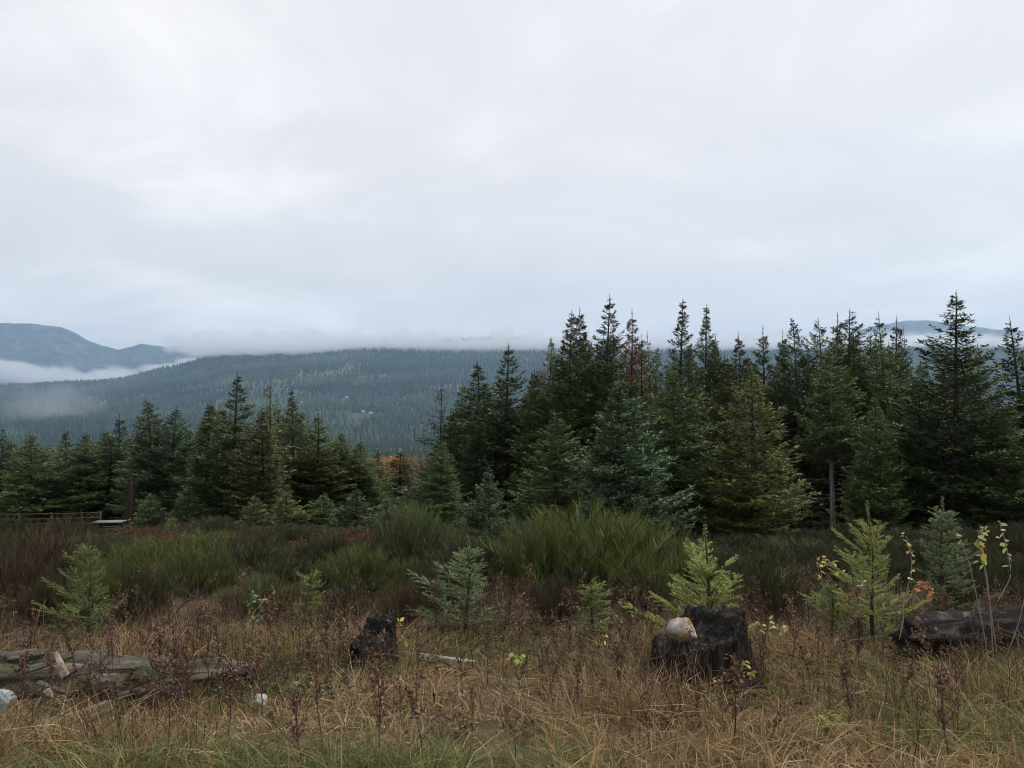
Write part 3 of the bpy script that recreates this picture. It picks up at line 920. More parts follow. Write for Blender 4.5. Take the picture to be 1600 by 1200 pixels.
BUSHES = [
    (920, 796, 11.5, 'tall', 140, BG, 'largest bright green broom shrub, left of the stump'),
    (985, 812, 12.5, 'tall', 95, BG, 'broom shrub forming the right flank of the largest one'),
    (850, 822, 11.0, 'tall', 70, BG, 'broom shrub at the left flank of the largest one'),
    (648, 792, 19.0, 'tall', 62, BL, 'pale green tall broom behind the middle of the clearing'),
    (640, 822, 13.5, 'brown', 90, BD, 'dark brownish broom left of the middle sapling'),
    (735, 842, 12.0, 'tall', 85, BD, 'dark green broom right behind the bluish middle sapling'),
    (690, 885, 9.8, 'round', 70, BD, 'low dark broom at the left of the bluish middle sapling'),
    (570, 860, 11.5, 'tall', 70, BG, 'green broom behind the charred stump in the grass'),
    (455, 880, 12.0, 'round', 80, BD, 'dark broom behind the smallest front sapling'),
    (380, 850, 13.5, 'brown', 90, BD, 'broad dark broom in the left half with brown twigs'),
    (300, 862, 12.0, 'round', 85, BG, 'green broom between the left sapling and the brown one'),
    (232, 848, 13.0, 'round', 80, BG, 'olive broom right of the left sapling below the table'),
    (60, 822, 13.0, 'brown', 90, BB, 'brown-green broom at the left below the fence'),
    (18, 814, 33.0, 'round', 40, BD, 'dark broom before the left part of the rail fence'),
    (92, 815, 32.0, 'brown', 42, BB, 'brown broom before the right part of the rail fence'),
    (136, 821, 30.0, 'round', 30, BD, 'low broom before the left end of the picnic table'),
    (-10, 845, 10.5, 'brown', 80, BB, 'brown broom cut by the left picture edge'),
    (75, 905, 9.6, 'brown', 60, BB, 'low brown broom at the left foot of the left sapling'),
    (215, 905, 10.0, 'round', 60, BD, 'low dark broom right of the left sapling foot'),
    (625, 925, 8.6, 'brown', 46, BB, 'low brown broom behind the right of the low charred stump'),
    (540, 920, 8.9, 'brown', 44, BD, 'low dark broom behind the left of the low charred stump'),
    (400, 925, 9.5, 'thin', 50, BL, 'thin bright green broom in front of the dark ones'),
    (130, 850, 15.0, 'tall', 70, BD, 'dark broom behind the left sapling'),
    (520, 840, 17.0, 'round', 60, BD, 'dark broom right of the red bracken in the middle'),
    (460, 828, 22.0, 'brown', 55, BD, 'dark broom left of the red bracken in the middle'),
    (1100, 862, 14.0, 'round', 80, BD, 'dark broom behind the light green sapling at the stump'),
    (1190, 872, 13.0, 'round', 75, BD, 'dark broom right of the light green sapling'),
    (1250, 850, 17.0, 'tall', 70, BG, 'green broom below the pale bare tree trunk'),
    (1330, 858, 14.0, 'round', 70, BD, 'dark broom behind the tall right sapling'),
    (1440, 850, 15.0, 'tall', 60, BD, 'dark broom between the two right saplings'),
    (1540, 868, 12.0, 'brown', 70, BD, 'dark broom behind the yellow-leaved stems'),
    (1610, 880, 11.0, 'round', 70, BD, 'dark broom cut by the right picture edge'),
    (1010, 905, 9.5, 'brown', 55, BD, 'low brown broom just left behind the stump'),
    (870, 925, 8.8, 'brown', 45, BB, 'low dead-brown broom in front of the largest broom'),
]
for b in BUSHES:
    bush(*b)
REF_B = [(-80, 'the left picture edge'), (20, 'the rail fence'), (140, 'the left sapling'), (240, 'the picnic table'), (330, 'the red bracken'), (420, 'the thin olive conifer'), (487, 'the smallest sapling'),
         (560, 'the low charred stump'), (640, 'the pale tall broom'), (730, 'the bluish middle sapling'), (800, 'the small bushy young fir'), (870, 'the left flank of the largest broom'), (930, 'the largest broom'),
         (1010, 'the right flank of the largest broom'), (1104, 'the light green sapling'), (1180, 'the broad olive-green fir'), (1255, 'the left bare trunk'), (1310, 'the pale bare trunk'), (1366, 'the tall-leadered sapling'),
         (1425, 'the orange-leaved sapling'), (1478, 'the dense bluish sapling'), (1550, 'the yellow-leaved stems'), (1640, 'the right picture edge')]
BROW = {11: 'foremost', 15.5: 'second', 20: 'third', 25: 'fourth', 31: 'fifth', 37: 'rearmost'}
for Y, y0 in ((11, 900), (15.5, 866), (20, 846), (25, 834), (31, 820), (37, 812)):
    px = -120 + rB.uniform(0, 60)
    while px < 1760:
        if not ((170 < px < 420 and 19 < Y < 42 and rB.random() < .72) or (455 < px < 580 and 22 < Y < 30)) and not (px < 200 and Y > 28) and not (px > 660 and Y > 26):
            bush(px, y0 + rB.uniform(-22, 14) + (10 if px < 600 else 0), Y + rB.uniform(-2, 2), rB.choice(['round', 'tall', 'round', 'brown']), rB.uniform(42, 66), rB.choice([BD, BD, BD, BG]) if px < 1040 else rB.choice([BD, BD, (.038, .044, .02)]),
                 f'dark broom near {near_ref(REF_B, px)}, {BROW[Y]} row of the thicket', 'broom thicket at the foot of the trees')
        px += rB.uniform(60, 105)


# ================================================================== saplings with needles
def sapling(seed, H=1.2, R=0.42, whorls=6, leader=0.28, dens=1.0, up=0.55, nl=0.024, base=0.05, per=6):
    rng = np.random.RandomState(seed)
    fo, wo = MB(), MB()
    axp = lambda z: np.stack([0.012 * np.sin(z * 5 + seed), 0.012 * np.cos(z * 4 + seed), z], -1)
    zt = np.linspace(-0.1, H, 12)
    tube(wo, axp(zt), np.linspace(0.014 * H + .004, 0.0028, 12), 6)

    def shoot(a, b, sag=0.0, gain=1.0):
        shade_var = rng.uniform(.75, 1.2) * np.array((rng.uniform(.95, 1.2), 1, rng.uniform(.8, 1.05))) if rng.rand() > .05 else np.array((1.1, .8, .55))
        L = np.linalg.norm(b - a)
        n = max(6, int(L * 560 * dens))
        u = rng.rand(n)
        d = (b - a) / max(L, 1e-6)
        p = a + (b - a) * u[:, None]
        rd = rng.normal(0, 1, (n, 3)); rd = norm(rd - (rd @ d)[:, None] * d)
        rd[:, 2] = np.abs(rd[:, 2]) * .8 - .15
        nd = norm(rd + d * rng.uniform(.35, .9, (n, 1)))
        ln = nl * rng.uniform(.7, 1.2, n) * (1 - .25 * u)
        g = gain * rng.uniform(.7, 1.3, (n, 1))
        c = np.concatenate([g * rng.uniform(.9, 1.12, (n, 1)), g, g * rng.uniform(.85, 1.15, (n, 1))], 1) * shade_var
        rhombs(fo, p, nd * ln[:, None], norm(np.cross(nd, rng.normal(0, 1, (n, 3)))), np.full(n, 0.0023), c, .5)

    zs = np.linspace(base * H, H - leader, whorls) if whorls > 1 else [H - leader]
    lv = []
    for i, z in enumerate(zs):
        lv.append((z, per))
        if i < len(zs) - 1:
            lv.append((z + (zs[1] - zs[0]) * rng.uniform(.35, .65), 3))
    for z, n in lv:
        t = z / (H - leader)
        a0 = rng.rand() * 6.28
        for k in range(n):
            az = a0 + k * 6.28 / n + rng.normal(0, .3)
            L = (R * (1 - t) ** .8 + leader * .62 * (.4 + .6 * t)) * rng.uniform(.55, 1.2) * (1 if n > 3 else .65) * (1 + .28 * math.sin(az + seed))
            e = (.2 + up * t) + rng.normal(0, .15)
            D = np.array((math.cos(az) * math.cos(e), math.sin(az) * math.cos(e), math.sin(e)))
            S = np.array((-math.sin(az), math.cos(az), 0.0))
            O = axp(np.array([z]))[0]
            m = 5
            s = np.linspace(0, 1, m)
            ax = O + D * (L * s)[:, None]; ax[:, 2] += L * .12 * s * s - L * .05 * np.sin(s * 3.14)
            tube(wo, ax, np.linspace(.0045, .0018, m), 3, cap=False)
            for j in range(m - 1):
                shoot(ax[j], ax[j + 1], gain=1.0 if j < m - 2 else 1.12)
            nb = int(L / .034)
            for j in range(nb):
                f = rng.uniform(.25, .9)
                p0 = np.array([np.interp(f, s, ax[:, a]) for a in range(3)])
                sg = 1 if j % 2 else -1
                an = rng.uniform(.7, 1.0)
                d = D * math.cos(an) + S * sg * math.sin(an) + np.array((0, 0, rng.normal(.04, .1)))
                l = (.05 + .40 * L * (1 - f)) * rng.uniform(.7, 1.2)
                shoot(p0, p0 + d * l, gain=1.1)
    for j in range(5):
        z0 = H - leader + leader * j / 5
        shoot(axp(np.array([z0]))[0], axp(np.array([z0 + leader / 5]))[0], gain=1.05)
    return fo.mesh('needles', M_fir), wo.mesh('stem', M_bark, True)


SAP = {'a': (sapling(51, 1.15, .44, 6, .30), 1.15, .34), 'b': (sapling(52, 1.15, .36, 5, .44, 1.0, .75, .026, .15), 1.15, .36),
       'c': (sapling(53, 1.6, .50, 6, .42, 1.0, .75, .028), 1.6, .42), 'd': (sapling(54, 1.5, .30, 10, .28, 1.1, .6, .024), 1.5, .29),
       'e': (sapling(55, .9, .18, 6, .24, 1.0, .9, .022), .9, .20)}
rS = random.Random(4)
SB, SY, SG = (0.155, 0.215, 0.105), (0.265, 0.325, 0.115), (0.185, 0.245, 0.085)
for px, top, Y, key, hw, col, lab in [
    (730, 834, 8.2, 'a', 66, SB, 'bluish fir sapling in the middle of the clearing'),
    (1104, 818, 6.9, 'b', 84, SY, 'light yellow-green fir sapling right behind the big stump'),
    (1366, 782, 8.0, 'c', 66, SY, 'green fir sapling with a tall leader right of the stump'),
    (1478, 776, 8.6, 'd', 50, SB, 'dense bluish fir sapling behind the right log'),
    (487, 884, 8.6, 'e', 30, SG, 'smallest slender fir sapling left of the charred low stump'),
    (140, 826, 8.4, 'c', 50, (0.15, 0.20, 0.08), 'shaggy fir sapling behind the grey logs on the left'),
    (926, 902, 8.0, 'e', 40, SG, 'low fir sapling half hidden below the largest broom'),
    (1300, 902, 7.8, 'e', 30, SG, 'short pale fir sapling beside the green right sapling'),
    (268, 806, 34, 'd', 14, SG, 'small light green fir among the red bracken'),
    (306, 812, 36, 'a', 13, SB, 'small grey-green fir at the foot of the tallest left fir'),
]:
    g = G(px, Y); H = P(px, top, Y)[2] - g[2]
    (fo, wo), H0, R0 = SAP[key]
    r = hw / FPX * Y / R0
    e = add('fir_sapling', None, None, g, (rS.uniform(-.03, .03), rS.uniform(-.03, .03), rS.uniform(0, 6.28)), (r, r, H / H0))
    tag(e, lab, 'sapling', 'young firs in the clearing')
    add('needles', fo, e, color=col)['kind'] = 'stuff'; add('stem', wo, e)

# ================================================================== fence, table, snag
def slab(mb, p0, p1, w, h):
    """box beam from p0 to p1"""
    p0, p1 = np.asarray(p0, float), np.asarray(p1, float)
    T = norm(p1 - p0); A = norm(np.cross(T, (0, 0, 1.0) if abs(T[2]) < .9 else (0, 1.0, 0))); B = np.cross(A, T)
    v = [p + A * sa * w / 2 + B * sb * h / 2 for p in (p0, p1) for sa, sb in ((-1, -1), (1, -1), (1, 1), (-1, 1))]
    mb.add(v, [(0, 1, 2, 3), (7, 6, 5, 4), (0, 4, 5, 1), (1, 5, 6, 2), (2, 6, 7, 3), (3, 7, 4, 0)])


def one(name, mat, parent, fn, smooth=False, **kw):
    mb = MB(); fn(mb)
    return add(name, mb.mesh(name, mat, smooth), parent, **kw)


YF = 44.0
fence = add('rail_fence', None, None, G(80, YF))
tag(fence, 'low reddish wooden rail fence at the left edge', 'fence')
fo_ = np.array(fence.location)
posts = [(-70, 801), (-22, 801), (30, 802), (80, 801), (128, 800), (157, 799)]
tops = []
for px, py in posts:
    t_ = P(px, py, YF + (px - 80) * 0.012); b_ = np.array((t_[0], t_[1], gz(t_[0], t_[1]) - .2))
    tops.append(t_ - fo_)
    one('post', M_fence, fence, lambda mb: slab(mb, b_ - fo_, t_ - fo_, .09, .09))
for a, b in zip(tops[:-1], tops[1:]):
    for dz in (-.06, -.34, -.62):
        one('rail', M_fence, fence, lambda mb: slab(mb, a + np.array((0, -.075, dz)), b + np.array((0, -.075, dz - .0)), .035, .06))

g = G(170, 36.0)
zt = P(170, 815, 36.0)[2]
tb = add('picnic_table', None, None, (g[0], g[1], g[2]), (0, 0, 0.12))
tag(tb, 'grey-topped wooden picnic table standing right of the rail fence', 'table')
hT = zt - g[2]
for k in range(5):
    one('top_board', M_table, tb, lambda mb: slab(mb, (-.65, -.32 + .16 * k, hT), (.65, -.32 + .16 * k, hT), .145, .045))
for s in (-1, 1):
    one('bench', M_tabledark, tb, lambda mb: slab(mb, (-.62, s * .62, hT * .58), (.62, s * .62, hT * .58), .25, .045))
    for x in (-.48, .48):
        one('leg', M_tabledark, tb, lambda mb: slab(mb, (x, s * .58, -.1), (x, s * .2, hT - .03), .09, .05))
for x in (-.54, .54):
    one('brace', M_tabledark, tb, lambda mb: slab(mb, (x, -.66, hT * .53), (x, .66, hT * .53), .05, .09))
one('apron', M_tabledark, tb, lambda mb: slab(mb, (-.6, 0, hT - .12), (.6, 0, hT - .12), .05, .14))


def rough_log(p0, p1, r0, r1, seed, mat, nl=44, ns=26, groove=.10, lump=.16, flat=1.0, jag=0.12, sag=0.0):
    """weathered log: local origin at p0's ground, long grooves, knots, jagged ends"""
    p0, p1 = np.asarray(p0, float), np.asarray(p1, float)
    L = np.linalg.norm(p1 - p0)
    T = (p1 - p0) / L
    A = norm(np.cross(T, (0, 0, 1.0) if abs(T[2]) < .9 else (0, 1.0, 0))); B = np.cross(A, T)
    s = np.linspace(0, 1, nl)[:, None]; th = np.linspace(0, 2 * np.pi, ns, endpoint=False)[None]
    cx, sx = np.cos(th), np.sin(th)
    r = (r0 + (r1 - r0) * s)
    n1 = fbm(3 + 2.2 * cx + s * L * 1.2, 3 + 2.2 * sx + seed, seed, 3) - .5
    n2 = fbm(9 + 6 * cx + s * L * .5, 9 + 6 * sx + seed * 3, seed + 9, 3) - .5
    n3 = fbm(5 + 14 * cx + s * L * .9, 5 + 14 * sx + seed * 5, seed + 19, 2) - .5
    n4 = fbm(2 + 3 * cx + s * L * 7, 7 + 3 * sx - s * L * 4, seed + 29, 3) - .5
    crack = np.clip(.5 - np.abs(fbm(8 + 4.5 * cx + s * L * .35, 8 + 4.5 * sx, seed + 41, 2) - .5) * 9, 0, 1)
    ends = np.clip(np.minimum(s, 1 - s) * 9, 0, 1) ** .35
    rr = r * (1 + lump * 2 * n1 + groove * 2 * n2 + groove * 1.6 * n3 + lump * .9 * n4 - .6 * groove * crack) * (.86 + .14 * ends)
    end = jag * r * (fbm(cx * 3 + seed, sx * 3, seed + 2, 3) - .5) * 4
    pos = p0 + T * (L * s + np.where(s < .03, end, 0) + np.where(s > .97, end * 1.2, 0))[..., None] \
        + A * (rr * cx)[..., None] + B * (rr * sx * flat)[..., None]
    pos[..., 2] -= sag * np.sin(s * np.pi) + 0 * th
    v = pos.reshape(-1, 3)
    i = np.arange(nl - 1)[:, None] * ns; j = np.arange(ns)[None]; j2 = (j + 1) % ns
    q = np.stack([i + j, i + j2, i + ns + j2, i + ns + j], -1).reshape(-1, 4)
    c0 = pos[0].mean(0) + T * r0 * .2; c1 = pos[-1].mean(0) - T * r1 * .2
    v = np.concatenate([v, [c0, c1]])
    a = nl * ns; j = np.arange(ns); j2 = (j + 1) % ns
    t = np.concatenate([np.stack([np.full(ns, a), j2, j], -1), np.stack([np.full(ns, a + 1), (nl - 1) * ns + j, (nl - 1) * ns + j2], -1)])
    return v, q, t


def log_mesh(name, mat, *a, **k):
    v, q, t = rough_log(*a, mat, **k) if False else rough_log(*a, None, **k)
    return make_mesh(name, v, [q, t], mat, smooth=False)


def log_thing(name, label, cat, a, b, r0, r1, seed, mat, group=None, rotfix=True, **k):
    a, b = np.asarray(a, float), np.asarray(b, float)
    L = np.linalg.norm(b - a)
    me = log_mesh(name, mat, (0, 0, 0), (L, 0, 0), r0, r1, seed, **k)
    d = (b - a) / L
    o = add(name, me, None, a, (0, -math.asin(d[2]), math.atan2(d[1], d[0])))
    return tag(o, label, cat, group)


# broken snag
g = G(200, 47.0)
H = P(200, 748, 47.0)[2] - g[2]
sn = add('broken_snag', log_mesh('broken_snag', M_redwood, (0, 0, -.3), (0.05, 0, H), .20, .14, 77, jag=1.4, nl=30, lump=.35, groove=.25), None, g)
tag(sn, 'reddish broken dead trunk standing among the left firs', 'snag')


# ================================================================== stumps, rock, logs
def stump(name, label, px, Y, rb, rt, hl, hh, seed, hd, mat=None, slabs=16):
    """charred stump: low sawn ledge (hl) and a higher jagged back (hh) towards direction hd"""
    rng = np.random.RandomState(seed)
    g = G(px, Y)
    e = add(name, None, None, (g[0], g[1], g[2]))
    tag(e, label, 'stump')
    ns, nr = 200, 26
    th = np.linspace(0, 2 * np.pi, ns, endpoint=False)
    lobes = 1 + .10 * np.sin(3 * th + seed) + .06 * np.sin(5 * th + 2 * seed) + .16 * (fbm(4 + 2.5 * np.cos(th), 4 + 2.5 * np.sin(th), seed, 3) - .5)
    hdv = np.array((math.cos(hd), math.sin(hd)))

    def top(x, y):
        k = (x * hdv[0] + y * hdv[1]) / rt
        k = k + .55 * (fbm(x * 9 + 3, y * 9, seed + 1, 3) - .5)
        st = np.clip((k - .30) / .20, 0, 1); st = st * st * (3 - 2 * st)
        z = hl + .07 * (x * hdv[0] + y * hdv[1]) / rt + (hh - hl) * st * (.5 + .95 * fbm(x * 14, y * 14 + 7, seed + 2, 2))
        return z + .10 * (fbm(x * 20, y * 20, seed + 4, 3) - .5)
    rows = []
    rim = rt * lobes
    zr = top(rim * np.cos(th), rim * np.sin(th))
    for u in np.linspace(0, 1, nr):
        flare = (1 - u) ** 1.8
        r = (rim + (rb * lobes ** 1.6 - rim) * flare)
        rid = fbm(6 + 20 * np.cos(th) + .25 * u, 6 + 20 * np.sin(th), seed + 5, 3) - .5
        rid2 = np.abs(fbm(5 + 30 * np.cos(th), 5 + 30 * np.sin(th) + u * .9, seed + 7, 2) - .5)
        r = r * (1 + .20 * rid + .20 * (rid2 - .2) + .10 * (fbm(th * 3, u * 7 + 0 * th, seed + 8, 3) - .5))
        rows.append(np.stack([r * np.cos(th), r * np.sin(th), -.15 + (zr + .15) * u], -1))
    v = np.concatenate(rows)
    i = np.arange(nr - 1)[:, None] * ns; j = np.arange(ns)[None]; j2 = (j + 1) % ns
    q = np.stack([i + j, i + j2, i + ns + j2, i + ns + j], -1).reshape(-1, 4)
    add('charred_side', make_mesh('charred_side', v, [q], mat or M_char), e)
    tr = []
    m = 18
    for u in np.linspace(1, .03, m):
        x, y = rows[-1][:, 0] * u, rows[-1][:, 1] * u
        z = rows[-1][:, 2] if u == 1 else top(x, y) * (1 - u ** 8) + rows[-1][:, 2] * u ** 8
        tr.append(np.stack([x, y, z - (0 if u == 1 else .004)], -1))
    v = np.concatenate(tr + [np.array([[0, 0, tr[-1][:, 2].mean()]])])
    i = np.arange(m - 1)[:, None] * ns
    q = np.stack([i + j, i + j2, i + ns + j2, i + ns + j], -1).reshape(-1, 4)
    jj = np.arange(ns); b = (m - 1) * ns
    t = np.stack([b + jj, b + (jj + 1) % ns, np.full(ns, m * ns)], -1)
    add('sawn_top', make_mesh('sawn_top', v, [q, t], M_charTop), e)
    # loose bark plates and splinters
    for k in range(slabs):
        a = rng.rand() * 6.28
        kk = int(a / 6.28 * ns) % ns
        zt_ = zr[kk] * rng.uniform(.55, 1.1)
        w = rng.uniform(.012, .04)
        mb = MB()
        nzz = 6
        u = np.linspace(0, 1, nzz)
        z0 = zt_ * rng.uniform(.05, .4)
        zz_ = z0 + (zt_ - z0) * u
        rr = np.interp(zz_, rows_z(rows, kk), rows_r(rows, kk)) + .004
        pts_ = np.stack([rr * math.cos(a), rr * math.sin(a), zz_], -1)
        S = np.array((-math.sin(a), math.cos(a), 0)); O = np.array((math.cos(a), math.sin(a), 0))
        ww = w * (1 - .65 * np.abs(u - .35)) * rng.uniform(.7, 1.2, nzz)
        th_ = .012 + .012 * rng.rand(nzz)
        ring = np.stack([pts_ - S * ww[:, None] - O * .02, pts_ - S * (ww * .7)[:, None] + O * th_[:, None], pts_ + S * (ww * .8)[:, None] + O * (th_ * .7)[:, None], pts_ + S * ww[:, None] - O * .02], 1)
        vv_ = ring.reshape(-1, 3)
        ii = np.arange(nzz - 1)[:, None] * 4; j4 = np.arange(3)[None]
        mb.add(vv_, np.stack([ii + j4, ii + j4 + 1, ii + 5 + j4, ii + 4 + j4], -1).reshape(-1, 4).tolist() + [[0, 3, 2, 1], [nzz * 4 - 4, nzz * 4 - 3, nzz * 4 - 2, nzz * 4 - 1]])
        add('bark_plate', mb.mesh('bark_plate', mat or M_char), e)
    return e


def rows_z(rows, k):
    return np.array([r[k, 2] for r in rows])


def rows_r(rows, k):
    return np.array([math.hypot(r[k, 0], r[k, 1]) for r in rows])


M_charTop = rough_mat('charred_top', [(0.3, (0.005, 0.0045, 0.004)), (0.52, (0.014, 0.012, 0.010)), (0.74, (0.10, 0.085, 0.07))], 22, 8, 0.8, (1, 1, 1), .8, 30, .15)
stump('big_stump', 'big charred black stump with a pale rock on it', 1092, 6.0, .52, .33, .40, .50, 3, .5, slabs=44)
stump('low_stump', 'low charred stump half hidden in weeds left of centre', 586, 6.7, .23, .18, .26, .35, 5, 1.2, slabs=9)
stump('rotten_stump', 'small dark stump beside the red bracken patch', 548, 19.5, .30, .24, .26, .42, 9, .4, slabs=5)


def rock(name, label, loc, size, seed, mat, rot=0.0, cuts=9, rest=True):
    rng = np.random.RandomState(seed)
    nth, nph = 40, 24
    ph = np.linspace(0, np.pi, nph)[:, None]; th = np.linspace(0, 2 * np.pi, nth, endpoint=False)[None]
    d = np.stack([np.sin(ph) * np.cos(th), np.sin(ph) * np.sin(th), np.cos(ph) + 0 * th], -1)
    r = np.ones(d.shape[:2])
    for k in range(cuts):
        n = norm(rng.normal(0, 1, 3)); lim = rng.uniform(.55, .86)
        dt = d @ n
        r = np.where(dt > 1e-3, np.minimum(r, lim / np.maximum(dt, 1e-3)), r)
    r = r * (1 + .22 * (fbm(d[..., 0] * 3 + 5, d[..., 1] * 3 + d[..., 2] * 2, seed, 4) - .5) + .12 * (fbm(d[..., 0] * 9, d[..., 1] * 9 + d[..., 2] * 7, seed + 3, 3) - .5))
    v = (d * r[..., None] * np.array(size) / 2)
    v[..., 2] -= v[..., 2].min() if rest else 0
    v = v.reshape(-1, 3)
    i = np.arange(nph - 1)[:, None] * nth; j = np.arange(nth)[None]; j2 = (j + 1) % nth
    q = np.stack([i + j, i + nth + j, i + nth + j2, i + j2], -1).reshape(-1, 4)
    o = add(name, make_mesh(name, v, [q], mat, smooth=False), None, loc, (0, 0, rot))
    return tag(o, label, 'rock')


gS = G(1098, 6.0)
rp = P(1066, 984, 5.86)
rock('pale_rock', 'pale angular rock with ochre side resting on the big stump', (rp[0], rp[1], gS[2] + .405), (.26, .22, .19), 14, M_rock, .5)
p = G(406, 5.3); rock('white_rock', 'small white rock lying in grass right of the grey logs', (p[0], p[1], P(406, 1106, 5.3)[2]), (.13, .11, .09), 27, M_white)
p = G(2, 5.5); rock('blue_grey_rock', 'pale blue-grey rock cut by the left picture edge', (p[0], p[1], P(2, 1116, 5.5)[2]), (.17, .16, .17), 23, M_bluerock, .3)
p = G(66, 5.2); rock('tan_stone', 'small tan stone beside the left end of the split branch', (p[0], p[1], P(66, 1142, 5.2)[2]), (.10, .09, .08), 24, M_rock, .9)
p = G(75, 5.6); rock('brown_stone', 'small brown stone in the weeds left of the split branch', (p[0], p[1], P(75, 1094, 5.6)[2]), (.09, .08, .08), 25, M_rock, 1.9)

# grey logs on the left
log_thing('grey_log', 'thick weathered grey log entering from the left edge', 'log', P(-120, 1064, 6.1), P(166, 1052, 6.4), .23, .14, 31, M_grey, lump=.5, groove=.24, flat=.95, nl=90, ns=40, jag=.5)
log_thing('grey_log', 'long flattened grey log lying behind the weeds, right one', 'log', P(140, 1064, 6.0), P(390, 1056, 6.15), .11, .085, 33, M_grey, lump=.6, groove=.26, flat=1.0, sag=-.02, nl=90, ns=40, jag=.6)
log_thing('bleached_log', 'short thin bleached log in grass left of the charred low stump', 'log', P(628, 1024, 7.0), P(742, 1036, 6.9), .04, .022, 35, M_white, lump=.3, groove=.15)
log_thing('wood_chunk', 'short broken grey wood chunk lying before the grey logs', 'log', P(140, 1072, 5.7), P(188, 1066, 5.8), .085, .07, 36, M_grey, lump=.3, groove=.2, nl=20, jag=.5)
log_thing('split_branch', 'pale split branch lying in the weeds at lower left', 'branch', P(62, 1140, 5.2), P(168, 1098, 5.5), .026, .02, 37, M_palewood, lump=.3, groove=.15, nl=24, ns=14)
log_thing('split_branch', 'dark rotten branch right beside the pale split branch', 'branch', P(112, 1134, 5.15), P(196, 1098, 5.4), .035, .025, 38, M_grey, lump=.3, groove=.2, nl=24, ns=14)
log_thing('root_mass', 'dark clod of roots and soil lying in the weeds', 'roots', P(196, 1092, 5.6), P(286, 1094, 5.6), .07, .075, 39, M_soil, lump=.6, groove=.4, nl=30)
log_thing('charred_log', 'dark charred log with grey top at the right edge', 'log', P(1422, 1000, 6.9), P(1720, 984, 7.2), .20, .28, 40, M_charlog, lump=.4, groove=.28, nl=110, ns=44, jag=.6)
log_thing('upright_splinter', 'reddish-white upright wood splinter rising from the grey log', 'splinter', P(102, 1056, 5.95), P(87, 1018, 6.0),   .04, .016, 48, M_palewood, lump=.4, groove=.4, nl=24, ns=18, flat=.35, jag=.6)
rD = random.Random(5)
for k, (x, y, Y, L, r, az, ti, m) in enumerate([(30, 1052, 5.9, .34, .05, .5, .2, M_grey), (60, 1068, 5.8, .30, .04, -.4, -.1, M_grey), (118, 1052, 6.0, .26, .05, .9, .3, M_grey), (160, 1046, 5.9, .32, .045, -.25, .1, M_grey),
                                                 (205, 1056, 5.85, .28, .04, .3, -.15, M_grey), (30, 1090, 5.5, .36, .03, -.6, .25, M_char), (110, 1086, 5.6, .30, .04, .2, .1, M_char), (250, 1066, 5.75, .34, .035, -.15, .12, M_grey),
                                                 (300, 1060, 5.8, .26, .05, .4, .05, M_grey), (350, 1056, 5.85, .24, .04, -.5, .2, M_char), (180, 1090, 5.5, .26, .03, .8, .1, M_grey), (10, 1028, 6.2, .30, .06, .15, .1, M_grey)]):
    a = P(x, y, Y); b = a + L * np.array((math.cos(az) * math.cos(ti), math.sin(az) * math.cos(ti), math.sin(ti)))
    log_thing('wood_fragment', ['grey wood fragment on top of the thick left log', 'grey fragment before the thick left log', 'tilted grey fragment by the upright splinter', 'grey fragment where the two grey logs meet',
              'grey fragment before the start of the long grey log', 'charred fragment behind the blue-grey rock', 'charred fragment behind the pale split branch', 'grey fragment before the middle of the long grey log',
              'grey fragment under the leafy weed on the log', 'charred fragment near the end of the long grey log', 'small grey fragment by the broken wood chunk', 'grey fragment above the left end of the thick log'][k], 'wood fragment',
              a, b, r * .62, r * .4, 300 + k, m, 'fragments of the debris pile', lump=.6, groove=.35, nl=22, ns=16, jag=1.2, flat=.9)
mb = MB()
tube(mb, np.array([P(x, y, Y) for x, y, Y in ((884, 1128, 5.1), (915, 1128, 5.1), (950, 1121, 5.15), (985, 1114, 5.2), (1012, 1108, 5.25))]) + np.array((0, 0, .02)), [.005, .008, .009, .010, .007], 7)
o = mb.mesh('fallen_stick', M_palewood, True)
tag(add('fallen_stick', o), 'thin grey fallen stick lying in grass before the big stump', 'stick')
rK = random.Random(12)
for k, (xa, ya, xb, yb, Y) in enumerate([(300, 1110, 345, 1040, 5.6), (330, 1075, 420, 1120, 5.4), (960, 1075, 1050, 1012, 5.5), (820, 1050, 910, 1020, 6.2), (690, 1030, 735, 1060, 6.0), (340, 905, 210, 1010, 8.5)]):
    mb = MB()
    a, b = P(xa, ya, Y), P(xb, yb, Y + .25)
    s = np.linspace(0, 1, 6)[:, None]
    pts = a + (b - a) * s + np.array([[rK.uniform(-.02, .02) for _ in range(3)] for _ in range(6)])
    tube(mb, pts, np.linspace(.008, .004, 6), 5)
    tag(add('bare_twig', mb.mesh('bare_twig', M_stem, True)), ['bare twig leaning over the root clod on the left', 'bare twig reaching towards the white rock', 'bare twig leaning against the big stump\'s left foot',
        'bare twig lying left of the big stump', 'bare twig near the bleached log', 'long bare twig crossing before the left broom shrubs'][k], 'twig', 'loose bare twigs')


# ================================================================== leafy stems (leaves are parts)
def leaf_mesh(seed, L=.055, W=.021):
    rng = np.random.RandomState(seed)
    s = np.linspace(0, 1, 6)
    w = W * np.sin(np.pi * s ** .8) ** .8
    z = .25 * L * s ** 2 * rng.uniform(-1, .6)
    mid_ = np.stack([L * s, 0 * s, -z], -1)
    l_ = mid_ + np.stack([0 * s, w, .35 * w], -1); r_ = mid_ + np.stack([0 * s, -w, .35 * w], -1)
    v = np.concatenate([mid_, l_, r_])
    q = []
    for k in range(5):
        q += [(k, k + 1, 7 + k, 6 + k), (k, 12 + k, 13 + k, k + 1)]
    return make_mesh('leaf', v, [np.array(q)], M_leaf, np.ones((18, 3)), True)


